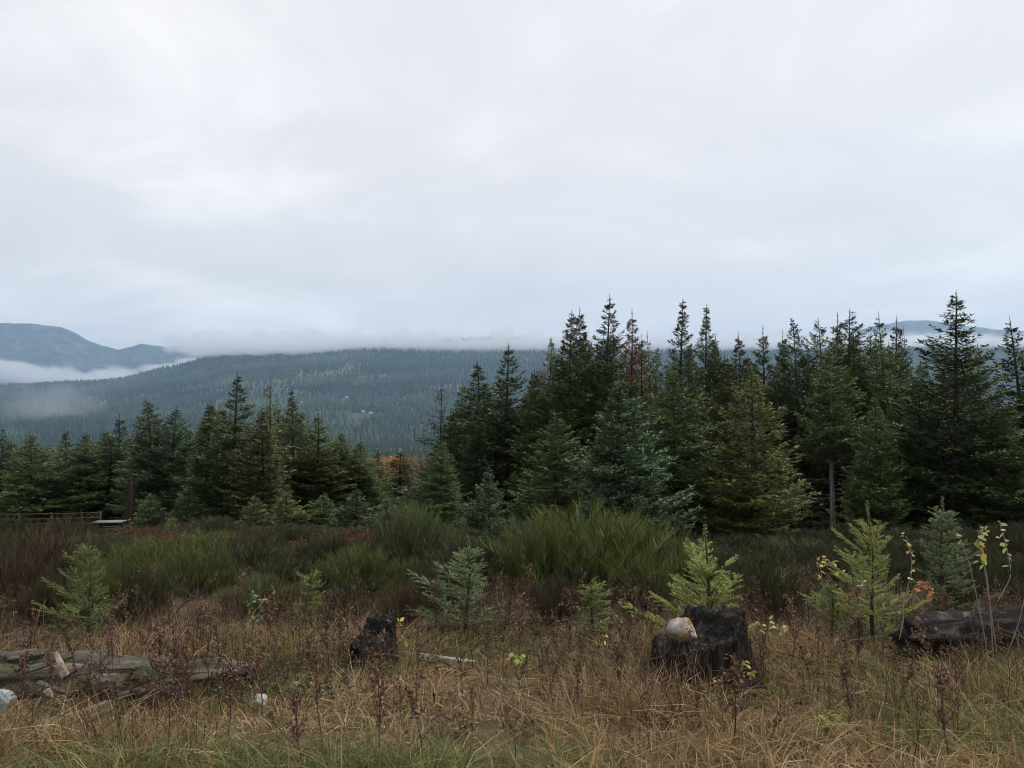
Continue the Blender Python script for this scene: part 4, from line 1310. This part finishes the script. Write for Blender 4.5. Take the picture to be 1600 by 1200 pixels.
LEAF = [leaf_mesh(1), leaf_mesh(2, .045, .02), leaf_mesh(3, .06, .017)]
YEL, ORG, LIM, PAL, TAN = (0.50, 0.42, 0.10), (0.62, 0.16, 0.05), (0.28, 0.36, 0.10), (0.50, 0.46, 0.24), (0.45, 0.27, 0.10)
rL = random.Random(21)


def leafy(name, label, cat, stems, leaves, Y, mat=None, rad=.005, group=None):
    """stems: lists of photo points; leaves: (stem index, from, to, count, colours, scale)"""
    g = G(stems[0][0][0], Y)
    e = add(name, None, None, g)
    tag(e, label, cat, group)
    curves = []
    for st in stems:
        pts = np.array([P(x, y, Y + dy) for x, y, dy in [(*q, 0)[:3] if len(q) == 2 else q for q in st]]) - g
        u = np.linspace(0, 1, len(pts)); uu = np.linspace(0, 1, 4 * len(pts))
        c = np.stack([np.interp(uu, u, pts[:, a]) for a in range(3)], -1)
        for _ in range(3):
            c[1:-1] = (c[:-2] + 2 * c[1:-1] + c[2:]) / 4
        mb = MB(); tube(mb, c, np.linspace(rad, rad * .4, len(c)), 5)
        add('stem', mb.mesh('stem', mat or M_palebark, True), e)
        curves.append((uu, c))
    for si, f0, f1, n, cols, sc in leaves:
        uu, c = curves[si]
        for k in range(n):
            f = rL.uniform(f0, f1)
            p = np.array([np.interp(f, uu, c[:, a]) for a in range(3)])
            s = sc * rL.uniform(.75, 1.25)
            off = np.array([rL.gauss(0, .012) for _ in range(3)])
            o = add('leaf', rL.choice(LEAF), e, p + off, (rL.gauss(0, .5), rL.gauss(.35, .5), rL.uniform(0, 6.28)), (s, s, s), color=tuple(x * rL.uniform(.8, 1.2) for x in rL.choice(cols)))
    return e


leafy('yellow_leaved_sapling', 'tall bare stems with yellow leaves in front of charred log', 'plant',
      [[(1553, 1045), (1548, 960), (1542, 890), (1525, 850), (1540, 822)], [(1548, 1048), (1532, 960), (1515, 880), (1500, 840), (1492, 832)], [(1560, 1040), (1545, 930), (1535, 870), (1528, 830)],
       [(1565, 1045), (1590, 980), (1600, 940)], [(1558, 940), (1582, 900), (1572, 850), (1562, 818)]],
      [(0, .55, 1, 16, [YEL, YEL, LIM], 1.0), (2, .6, 1, 10, [YEL, PAL], 1.0), (4, .4, 1, 12, [YEL, PAL], .9), (1, .7, 1, 4, [PAL], .8)], 6.3)
leafy('orange_leaved_sapling', 'thin crooked stem with orange leaves left of the charred log', 'plant',
      [[(1405, 1000), (1413, 965), (1410, 940), (1425, 900), (1424, 865), (1416, 838)], [(1412, 945), (1430, 925), (1450, 905), (1458, 940)], [(1424, 925), (1445, 908), (1456, 925)]],
      [(1, .25, 1, 14, [ORG, ORG, TAN], .9), (2, .2, 1, 10, [ORG, TAN], .8), (0, .55, .9, 12, [TAN, PAL], .8), (0, .9, 1, 6, [YEL], .8)], 6.5)
leafy('pale_leaved_stem', 'thin leaning stem with pale yellow leaves by the right saplings', 'plant',
      [[(1295, 960), (1285, 910), (1280, 870)], [(1345, 960), (1330, 915), (1310, 890), (1285, 868)], [(1338, 985), (1345, 940), (1350, 905)]],
      [(0, .6, 1, 10, [YEL, PAL], .8), (1, .6, 1, 9, [YEL], .8), (2, .7, 1, 3, [PAL], .9)], 7.0)
leafy('bramble_shoot', 'low leafy bramble right of the big stump with pale leaves', 'plant',
      [[(1180, 1010), (1188, 985), (1205, 968)], [(1185, 1005), (1200, 985), (1225, 978)]], [(0, .3, 1, 8, [LIM, PAL], 1.0), (1, .3, 1, 8, [LIM, PAL], .9)], 6.4, rad=.003)
leafy('yellow_bramble', 'yellow-leaved bramble growing at the right foot of the big stump', 'plant',
      [[(1150, 1090), (1160, 1060), (1180, 1045)], [(1140, 1095), (1125, 1070), (1120, 1055)], [(1165, 1090), (1155, 1050), (1165, 1035)], [(1100, 1100), (1080, 1080), (1070, 1070)]],
      [(0, .3, 1, 8, [YEL, TAN], .8), (1, .3, 1, 6, [YEL, TAN], .8), (2, .3, 1, 8, [YEL, LIM], .8), (3, .4, 1, 5, [YEL, PAL], .7)], 5.5, rad=.003)
leafy('yellow_leaf_sprig', 'sprig with one bright yellow leaf left of the big stump', 'plant', [[(948, 1060), (950, 1020), (945, 996)]], [(0, .9, 1, 3, [(0.75, 0.5, 0.12)], .8)], 5.9, rad=.003)
leafy('yellow_leaf_sprig', 'yellow-leaved sprig beside the low charred stump', 'plant', [[(630, 1040), (628, 1000), (620, 965)], [(628, 1030), (640, 1000), (628, 995)]],
      [(0, .7, 1, 6, [YEL, PAL], .8), (1, .6, 1, 4, [YEL], .8)], 6.8, rad=.003)
leafy('lime_weed', 'bright lime green low weed near the lower right corner', 'plant',
      [[(1290, 1150), (1275 + 9 * k, 1118 + (k % 2) * 8)] for k in range(5)], [(k, .3, 1, 9, [(0.30, 0.38, 0.08)], .8) for k in range(5)], 4.6, rad=.003)
leafy('lime_weed', 'small lime green weed in front of the big stump', 'plant',
      [[(1115, 1130), (1112, 1100), (1105 + 6 * k, 1085)] for k in range(3)], [(k, .4, 1, 6, [LIM], .7) for k in range(3)], 5.2, rad=.003)
leafy('lime_weed', 'yellow-green weed by the left foot of the largest broom', 'plant',
      [[(810, 1040), (795 + 14 * k, 1018 + 5 * k)] for k in range(3)], [(k, .3, 1, 7, [LIM, YEL], .8) for k in range(3)], 6.2, rad=.003)
leafy('green_weed', 'tall leafy green weed right of the left sapling', 'plant',
      [[(388, 1000), (390, 950), (394, 920)], [(400, 1000), (405, 960), (412, 935)]], [(0, .2, 1, 22, [LIM, (0.16, 0.24, 0.08)], .9), (1, .2, 1, 16, [LIM, (0.16, 0.24, 0.08)], .9)], 7.6, rad=.004)
leafy('green_weed', 'green leafy weed growing over the long grey log', 'plant',
      [[(235, 1070), (215 + 11 * k, 1040 - (k % 3) * 6)] for k in range(5)], [(k, .2, 1, 10, [(0.16, 0.21, 0.08), (0.11, 0.15, 0.06)], .7) for k in range(5)], 5.8, rad=.003)
leafy('green_weed', 'grey-green leafy weed in the grass left of the low stump', 'plant',
      [[(490, 1090), (455 + 14 * k, 1066 + (k % 2) * 8)] for k in range(6)], [(k, .2, 1, 9, [(0.17, 0.22, 0.12), LIM], .7) for k in range(6)], 5.7, rad=.003)


# ================================================================== dead weeds
def weed(seed, H=.75, side=9, seeds=70):
    rng = np.random.RandomState(seed)
    st, hd = MB(), MB()
    s = np.linspace(0, 1, 8)
    b = rng.normal(0, .06, 2)
    ax = np.stack([b[0] * s ** 2 + .01 * np.sin(9 * s), b[1] * s ** 2 + .01 * np.cos(8 * s), H * s - .04], -1)
    tube(st, ax, np.linspace(.0050, .0020, 8), 5)
    tips = [(ax, .55, 1.0)]
    for k in range(side):
        f = rng.uniform(.35, .95); p0 = np.array([np.interp(f, s, ax[:, a]) for a in range(3)])
        az = rng.rand() * 6.28; L = rng.uniform(.08, .24) * (1.2 - f * .5)
        u = np.linspace(0, 1, 4)
        c = p0 + np.stack([np.cos(az) * L * .6 * u, np.sin(az) * L * .6 * u, L * (.5 * u + .45 * u ** 2)], -1)
        tube(st, c, np.linspace(.0028, .0013, 4), 3)
        tips.append((c, .2, 1.0))
    for c, f0, f1 in tips:
        n = seeds // 6 if c is not ax else seeds // 2
        f = rng.uniform(f0, f1, n); u = np.linspace(0, 1, len(c))
        p = np.stack([np.interp(f, u, c[:, a]) for a in range(3)], -1) + rng.normal(0, .006, (n, 3))
        d = norm(rng.normal(0, 1, (n, 3)) + np.array((0, 0, -.2))) * rng.uniform(.014, .046, (n, 1))
        g = rng.uniform(.5, 1.6, (n, 1))
        rhombs(hd, p, d, norm(np.cross(d, rng.normal(0, 1, (n, 3)))), rng.uniform(.0035, .010, n), np.concatenate([g, g * .9, g * .85], 1))
    return hd.mesh('seed_heads', M_fir), st.mesh('stalk', M_stem)


WEED = [weed(61), weed(62, .85, 12, 90), weed(63, .65, 7, 110), weed(64, .9, 5, 60), weed(65, .6, 14, 80)]
rW = random.Random(31)


def put_weed(px, top, Y, label, group, k=None, col=(0.070, 0.045, 0.030)):
    g = G(px, Y); H = max(.25, P(px, top, Y)[2] - g[2])
    k = rW.randrange(5) if k is None else k
    s = H / [.75, .85, .65, .9, .6][k]
    w = s * rW.uniform(.8, 1.1)
    e = add('dead_weed', None, None, g, (rW.gauss(0, .06), rW.gauss(0, .06), rW.uniform(0, 6.28)), (w, w, s))
    tag(e, label, 'weed', group)
    c = rW.uniform(.75, 1.5)
    add('seed_heads', WEED[k][0], e, color=tuple(x * c for x in col))['kind'] = 'stuff'; add('stalk', WEED[k][1], e)


for px, top, Y, lab in [(590, 1010, 4.9, 'tall dark dead weed in front of the low charred stump'), (530, 955, 6.2, 'dark dead weed left of the low charred stump'),
                        (505, 1010, 6.0, 'short dead weed between smallest sapling and low stump'), (430, 985, 6.1, 'dead weed standing right of the long grey log'),
                        (325, 1000, 5.8, 'dead weed rising from the long grey log'), (280, 1000, 5.6, 'dead weed left of the leaning twig on the grey log'),
                        (690, 985, 6.2, 'dark dead weed in front of the bluish middle sapling'), (745, 1010, 6.0, 'dead weed right of the bleached log'),
                        (810, 1010, 5.7, 'dark dead weed below the yellow-green weed'), (860, 960, 6.8, 'branching dead weed below the largest broom'),
                        (965, 1000, 5.6, 'dark bushy dead weed left of the big stump'), (1085, 1090, 4.9, 'dead weed in front of the big stump'),
                        (1130, 1080, 4.9, 'dark dead weed below the yellow bramble'), (1195, 990, 5.7, 'dark dead weed right of the big stump'),
                        (1255, 1050, 4.8, 'dark dead weed stem low on the right'), (1205, 1120, 4.3, 'near dark dead weed stem below the big stump'),
                        (575, 1110, 4.2, 'nearest dark dead weed at the bottom centre'), (435, 1120, 4.3, 'near dead weed at bottom left of centre'),
                        (1400, 1000, 5.6, 'dead weed left of the charred log'), (1500, 1010, 5.6, 'dead weed before the charred log'), (650, 975, 7.0, 'dead weed between low stump and middle sapling')]:
    put_weed(px, top, Y, lab, 'dark dead weeds in the grass')
REF_W = [(-40, 'the left picture edge'), (80, 'the upright splinter'), (140, 'the left sapling'), (250, 'the root clod'), (340, 'the long grey log'), (403, 'the white rock'), (487, 'the smallest sapling'), (586, 'the low charred stump'),
         (680, 'the bleached log'), (730, 'the bluish middle sapling'), (810, 'the yellow-green weed'), (926, 'the low sapling under the largest broom'), (1000, "the big stump's left side"), (1098, 'the big stump'),
         (1200, 'the pale-leaved bramble'), (1300, 'the short pale sapling'), (1366, 'the tall-leadered sapling'), (1425, 'the orange-leaved sapling'), (1480, "the charred log's left end"), (1550, 'the yellow-leaved stems'), (1620, 'the right picture edge')]
for k, (px, top, Y) in enumerate([(1005, 1020, 5.45), (1022, 1045, 5.3), (1040, 1050, 5.35), (1062, 1058, 5.2), (1085, 1046, 5.4), (1108, 1060, 5.25), (1138, 1040, 5.4), (1160, 1058, 5.3), (1180, 1030, 5.5), (1192, 1040, 5.8)]):
    put_weed(px, top, Y, f"dead weed at the big stump's foot, {['leftmost', 'second', 'third', 'fourth', 'fifth', 'sixth', 'seventh', 'eighth', 'ninth', 'rightmost'][k]} from the left" if 0 < k < 9 else f"dead weed at the big stump's foot, {'leftmost' if k == 0 else 'rightmost'} of its row", 'weeds at the foot of the big stump', k=[4, 2, 1][k % 3])
for k in range(262):
    Y = rW.uniform(5.2, 10.5); px = rW.uniform(-60, 1660)
    if k < 14:
        Y = rW.uniform(5.2, 5.9); px = rW.uniform(-20, 430)
    elif k < 44:
        Y = rW.uniform(4.0, 5.3); px = rW.uniform(-20, 1620)
    g = G(px, Y)
    base_py = HORIZON + (EYE - g[2]) / Y * FPX
    wh, wc = rW.uniform(.3, .62), rW.randrange(3)
    put_weed(px, base_py - wh / Y * FPX, Y, f"{['dark', 'pale', 'reddish'][wc]} {'short' if wh < .4 else 'tall' if wh > .52 else 'middling'} brown dead weed {'far in front of' if Y < 5.2 else 'before' if Y < 6.2 else 'level with' if Y < 8 else 'well behind'} {near_ref(REF_W, px)}", 'brown weeds in the tangle before the shrubs', col=[(0.075, 0.05, 0.034), (0.13, 0.085, 0.05), (0.10, 0.055, 0.04)][wc])


# ================================================================== dry grass
def grass(name, label, N, y0, y1, hmin, hmax, wid, seed, pal, K=5, dens_seed=0, lean=1.0, px0=-260, px1=1860, thin=None):
    rng = np.random.RandomState(seed)
    Y = np.sqrt(rng.uniform(y0 ** 2, y1 ** 2, N)); px = rng.uniform(px0, px1, N)
    X = (px - 800) / FPX * Y
    if thin is not None:
        k = rng.rand(N) < thin(X, Y)
        X, Y = X[k], Y[k]
    # tufts: pull blades towards tuft centres
    tc = np.stack([X, Y], -1); cell = .16
    cx = (np.floor(X / cell) + .5 + .8 * (vnoise(np.floor(X / cell) * 1.7, np.floor(Y / cell) * 2.3, 3) - .5)) * cell
    cyy = (np.floor(Y / cell) + .5 + .8 * (vnoise(np.floor(X / cell) * 2.9, np.floor(Y / cell) * 1.3, 5) - .5)) * cell
    f = rng.uniform(.0, .75, len(X))
    X = X + (cx - X) * f; Y = Y + (cyy - Y) * f
    n = len(X)
    z = ground_z(X, Y) - .02
    tn = vnoise(np.floor(cx / cell) * 3.1, np.floor(cyy / cell) * 1.9, 9)
    h = (hmin + (hmax - hmin) * rng.rand(n) ** 1.5) * np.clip((fbm(X * 1.1, Y * 1.1, 91, 3) - .22) * 2.6, .3, 1.5) * (.6 + .8 * tn)
    az = fbm(X * .7, Y * .7, 95, 2) * 9 + rng.normal(0, 1.8, n)
    ln = np.minimum(np.abs(rng.normal(.35, .4, n)) * lean, 2.4)
    h = np.minimum(h, hmax * 1.25) * np.clip(1.9 - .45 * ln, .75, 1)
    s = np.linspace(0, 1, K)[None]
    hx = h[:, None] * (ln[:, None] * s ** 1.8)
    hz = h[:, None] * (s - (.22 * np.minimum(ln, 1.6))[:, None] * s ** 2.4)
    p = np.stack([X[:, None] + np.cos(az)[:, None] * hx, Y[:, None] + np.sin(az)[:, None] * hx, z[:, None] + hz], -1)
    p[:, 1:, :2] += rng.normal(0, .012, (n, K - 1, 2)) * (h / .35)[:, None, None]
    a = fbm(X * .55, Y * .8, 101, 3) + rng.normal(0, .13, n) + (tn - .5) * .25
    stops = np.array([q[0] for q in pal]); cc = np.array([q[1] for q in pal])
    c = np.stack([np.interp(a, stops, cc[:, k]) for k in range(3)], -1) * rng.uniform(.35, 1.3, (n, 1))
    mb = MB()
    ribbons(mb, p, c, wid * rng.uniform(.6, 1.4, n))
    return tag(add(name, mb.mesh(name, M_tint)), label, 'grass', kind='stuff')


PAL_ = [(.30, (.19, .21, .08)), (.38, (.31, .265, .115)), (.45, (.54, .39, .20)), (.52, (.42, .25, .13)), (.59, (.25, .125, .075)), (.70, (.60, .47, .27))]
near_thin = lambda X, Y: np.clip(1.25 - .5 * np.abs(Y - 5) / 5, .2, 1) * np.clip((fbm(X * 1.6, Y * 1.6, 141, 3) - .30) * 5, .5, 1)
grass('dry_grass', 'tangle of brown and straw coloured dry grass in the foreground', 82000, 3.0, 8.2, .07, .34, .0042, 1, PAL_, K=4, thin=near_thin, lean=1.8)
grass('flattened_grass', 'flattened mat of pale dead grass under the standing blades', 52000, 3.0, 8.5, .08, .20, .0042, 8, PAL_, K=3, lean=4.5)
grass('green_grass', 'low green grass growing between the dry blades in front', 34000, 2.6, 7.0, .06, .19, .0030, 2, [(.3, (.17, .20, .07)), (.5, (.24, .25, .10)), (.7, (.34, .29, .14))], K=4,
      thin=lambda X, Y: np.clip((fbm(X * .8, Y * 1.1, 111, 3) - .40) * 7, .05, 1))
grass('straw_grass', 'pale straw grass around the shrubs in the middle', 16000, 7.5, 15.0, .15, .48, .0036, 3, [(.3, (.10, .085, .045)), (.5, (.26, .185, .10)), (.7, (.42, .32, .19))], K=4, lean=.9,
      thin=lambda X, Y: np.clip((fbm(X * .5, Y * .5, 131, 3) - .42) * 6, .05, 1))
grass('meadow_grass', 'brown grass and litter further out below the trees', 22000, 15.0, 55.0, .2, .5, .010, 4, [(.3, (.04, .045, .022)), (.5, (.07, .058, .034)), (.7, (.12, .095, .055))], K=3, lean=1.2)


def litter(name, label, N, y0, y1, zmax, size, seed, cols, thin):
    """small curled leaves caught in the grass"""
    rng = np.random.RandomState(seed)
    Y = np.sqrt(rng.uniform(y0 ** 2, y1 ** 2, N)); X = (rng.uniform(-200, 1800, N) - 800) / FPX * Y
    k = rng.rand(N) < thin(X, Y)
    X, Y = X[k], Y[k]; n = len(X)
    hh_ = zmax * np.clip((fbm(X * 1.7, Y * 1.7, seed + 5, 3) - .3) * 3, .15, 1)
    p = np.stack([X, Y, ground_z(X, Y) + hh_ * rng.rand(n) ** 1.4], -1)
    d = norm(rng.normal(0, 1, (n, 3))) * (size * rng.uniform(.4, 1.3, (n, 1)))
    c = np.array(cols)[rng.randint(0, len(cols), n)] * rng.uniform(.5, 1.5, (n, 1))
    mb = MB()
    rhombs(mb, p, d, norm(np.cross(d, rng.normal(0, 1, (n, 3)))), size * rng.uniform(.10, .28, n), c, .5, rng.normal(0, size * .18, (n, 3)))
    tag(add(name, mb.mesh(name, M_tint)), label, 'leaves', kind='stuff')


litter('withered_leaves', 'dark withered weed leaves caught in the grass', 90000, 3.4, 10.5, .42, .042, 15, [(.06, .040, .028), (.10, .062, .040), (.17, .11, .065), (.045, .033, .026)],
       lambda X, Y: np.clip((fbm(X * 1.5 + 7, Y * 1.5, 151, 3) - .52) * 9, 0, 1) * np.clip((Y - 4.2) / 2, 0, 1))
litter('weed_leaves', 'small green weed leaves scattered through the grass', 15000, 3.2, 9.0, .16, .038, 16, [(.14, .18, .07), (.20, .23, .09), (.10, .13, .06), (.26, .26, .10)],
       lambda X, Y: np.clip((fbm(X * 1.3 + 2, Y * 1.3, 161, 3) - .50) * 9, .01, 1))
# brown stalk litter: dark thin tangle
grass('dead_stalks', 'dark brown thin dead stalks tangled in the grass', 26000, 4.2, 10.0, .20, .60, .0022, 6, [(.3, (.055, .036, .026)), (.5, (.10, .062, .042)), (.7, (.20, .13, .085))], K=4, lean=.9,
      thin=lambda X, Y: np.clip((fbm(X * .7 + 3, Y * .9, 121, 3) - .34) * 5, .1, 1))


# ================================================================== red bracken
def bracken(name, label, px0, px1, Y0, Y1, n, seed):
    rng = np.random.RandomState(seed)
    mb = MB()
    for k in range(n):
        Y = rng.uniform(Y0, Y1); X = (rng.uniform(px0, px1) - 800) / FPX * Y
        o = np.array((X, Y, gz(X, Y)))
        L = rng.uniform(.5, 1.0); az = rng.rand() * 6.28; e = rng.uniform(.8, 1.4)
        m = 16
        s = np.linspace(0, 1, m)
        ax = o + np.stack([np.cos(az) * L * s * math.cos(e), np.sin(az) * L * s * math.cos(e), L * (math.sin(e) * s - .35 * s ** 2)], -1)
        ax += rng.normal(0, .012, ax.shape)
        S = np.array((-math.sin(az), math.cos(az), 0))
        col = np.array((.105, .050, .032)) * rng.uniform(.45, 1.5) if rng.rand() < .8 else np.array((.07, .075, .03))
        for sg in (-1, 1):
            ww = L * .30 * np.sin(np.clip(s * 1.05, 0, 1) * np.pi) ** .7 * rng.uniform(.6, 1.2, m)
            base_ = ax[3:]; d = S * sg * ww[3:, None] + np.array((math.cos(az), math.sin(az), -.5)) * (ww[3:, None] * .5) + rng.normal(0, .05, (m - 3, 3))
            rhombs(mb, base_, d, norm(np.cross(d, rng.normal(0, 1, (m - 3, 3)))), np.full(m - 3, .016), col * rng.uniform(.6, 1.4, (m - 3, 1)), .4)
        tube(mb, ax[::5], .005, 3, np.array((.12, .07, .04)), False)
    tag(add(name, mb.mesh(name, M_tint)), label, 'ferns', kind='stuff')


bracken('red_bracken', 'patch of dead rust-red bracken below the left firs', 175, 425, 22, 42, 1000, 1)
bracken('red_bracken', 'patch of dead rust-red bracken in the middle distance', 465, 580, 19, 27, 420, 2)
bracken('brown_bracken', 'brown dead fern patch around the rail fence', -80, 180, 22, 40, 350, 3)

# ================================================================== air: haze and low cloud
def volume_box(name, label, lo, hi, build, step=1.0, rot=(0, 0, 0)):
    lo, hi = np.array(lo, float), np.array(hi, float)
    c = (lo + hi) / 2; s = (hi - lo) / 2
    mb = MB()
    mb.add(np.array([(x, y, z) for x in (-1, 1) for y in (-1, 1) for z in (-1, 1)]) * s,
           [(0, 1, 3, 2), (4, 6, 7, 5), (0, 4, 5, 1), (2, 3, 7, 6), (0, 2, 6, 4), (1, 5, 7, 3)])
    m, n, l = new_mat(name)
    o = n.new('ShaderNodeOutputMaterial')
    pv = n.new('ShaderNodeVolumePrincipled')
    build(n, l, pv)
    l.new(pv.outputs[0], o.inputs['Volume'])
    ob = add(name, mb.mesh(name, m), None, c, rot)
    try:
        m.cycles.volume_step_rate = step
        m.cycles.homogeneous_volume = name == 'haze'
    except Exception:
        pass
    return tag(ob, label, 'haze' if name == 'haze' else 'cloud', kind='stuff')


def haze_nodes(n, l, pv):
    pv.inputs['Color'].default_value = (0.50, 0.73, 1.0, 1)
    pv.inputs['Density'].default_value = 6.4e-5
    pv.inputs['Anisotropy'].default_value = 0.3


volume_box('haze', 'pale blue damp air fading the far hillside', (-17000, -3100, -90), (17000, 16500, 1650), haze_nodes)


def cloud_nodes(dens, scale, lo_fade, hi_fade, thr, gain, stretch=(1, 1, 1.6), seed=0.0, edge=0.15):
    """wispy cloud: noise minus threshold, thinning towards the bottom, the top and the sides of its box"""
    def build(n, l, pv):
        def mth(op, a, b=None, clamp=False):
            x = n.new('ShaderNodeMath'); x.operation = op; x.use_clamp = clamp
            for i_, v_ in enumerate((a, b)):
                if v_ is None: continue
                if isinstance(v_, (int, float)): x.inputs[i_].default_value = v_
                else: l.new(v_, x.inputs[i_])
            return x.outputs[0]

        def sm(v_, a, b):
            x = n.new('ShaderNodeMapRange'); x.interpolation_type = 'SMOOTHSTEP'
            x.inputs['From Min'].default_value = a; x.inputs['From Max'].default_value = b
            l.new(v_, x.inputs['Value'])
            return x.outputs[0]
        tc = n.new('ShaderNodeTexCoord')
        sp = n.new('ShaderNodeSeparateXYZ'); l.new(tc.outputs['Generated'], sp.inputs[0])
        mp = n.new('ShaderNodeMapping'); mp.inputs['Scale'].default_value = stretch; mp.inputs['Location'].default_value = (seed * 917, seed * 331, 0)
        l.new(tc.outputs['Object'], mp.inputs['Vector'])
        ns = mk_noise(n, l, mp.outputs[0], scale, 6, .6, .4)
        zf = mth('MULTIPLY', sm(sp.outputs[2], *lo_fade), sm(sp.outputs[2], *hi_fade))
        xf = mth('MULTIPLY', sm(sp.outputs[0], 0, edge), sm(sp.outputs[0], 1, 1 - edge))
        yf = mth('MULTIPLY', sm(sp.outputs[1], 0, .25), sm(sp.outputs[1], 1, .75))
        shape = mth('MULTIPLY', mth('MULTIPLY', zf, xf), yf)
        d = mth('MULTIPLY', mth('SUBTRACT', mth('ADD', ns, mth('MULTIPLY', shape, .34)), thr), gain, True)
        l.new(mth('MULTIPLY', mth('MULTIPLY', d, shape), dens), pv.inputs['Density'])
        pv.inputs['Color'].default_value = (0.97, 0.98, 1, 1)
        pv.inputs['Anisotropy'].default_value = 0.8
    return build


# cloud resting on the ridge
volume_box('ridge_cloud', 'low cloud hiding the top of the far hillside', (-2650, 5060, 420), (5600, 5620, 700), cloud_nodes(.019, .0065, (0.0, .34), (1.0, .3), .62, 8.0, (1, .35, 1.1), seed=1, edge=.07), .05)
# mist in the valley between hillside and mountain
volume_box('valley_mist', 'white mist lying between the hillside and the left mountain', (-7600, 6500, 260), (-2200, 7300, 690), cloud_nodes(.012, .0048, (0, .5), (1, .5), .71, 9.0, (1, .35, 1.3), seed=4, edge=.12), .06, (0, .07, 0))
volume_box('slope_mist', 'ragged white wisp climbing the left shoulder of the hillside', (-3050, 5750, 330), (-1750, 6150, 560), cloud_nodes(.012, .0065, (0, .5), (1, .5), .62, 8.0, (1, .4, 1.6), seed=9, edge=.25), .08, (0, -.13, 0))
volume_box('rising_mist', 'thin wisp of mist rising from the left slope', (-2150, 2900, -40), (-1600, 3400, 240), cloud_nodes(.0020, .011, (0, .3), (1, .4), .62, 5, (1, 1, .6), seed=7, edge=.4), .2)


# ================================================================== labels: tell the last look-alikes apart by their place
same = {}
for o in bpy.data.objects:
    if o.parent is None and 'label' in o:
        same.setdefault(o['label'], []).append(o)
for lab, obs in same.items():
    if 1 < len(obs) < 6:
        obs.sort(key=lambda q: q.location.x / max(q.location.y, 1))
        words = {2: ['left', 'right'], 3: ['left', 'middle', 'right'], 4: ['leftmost', 'second', 'third', 'rightmost'], 5: ['leftmost', 'second', 'middle', 'fourth', 'rightmost']}[len(obs)]
        for o, w in zip(obs, words):
            o['label'] = lab + ', ' + w + ' one' if len(lab.split()) < 15 else ' '.join(lab.replace(' of the thicket', '').split()) + ', ' + w + ' one'
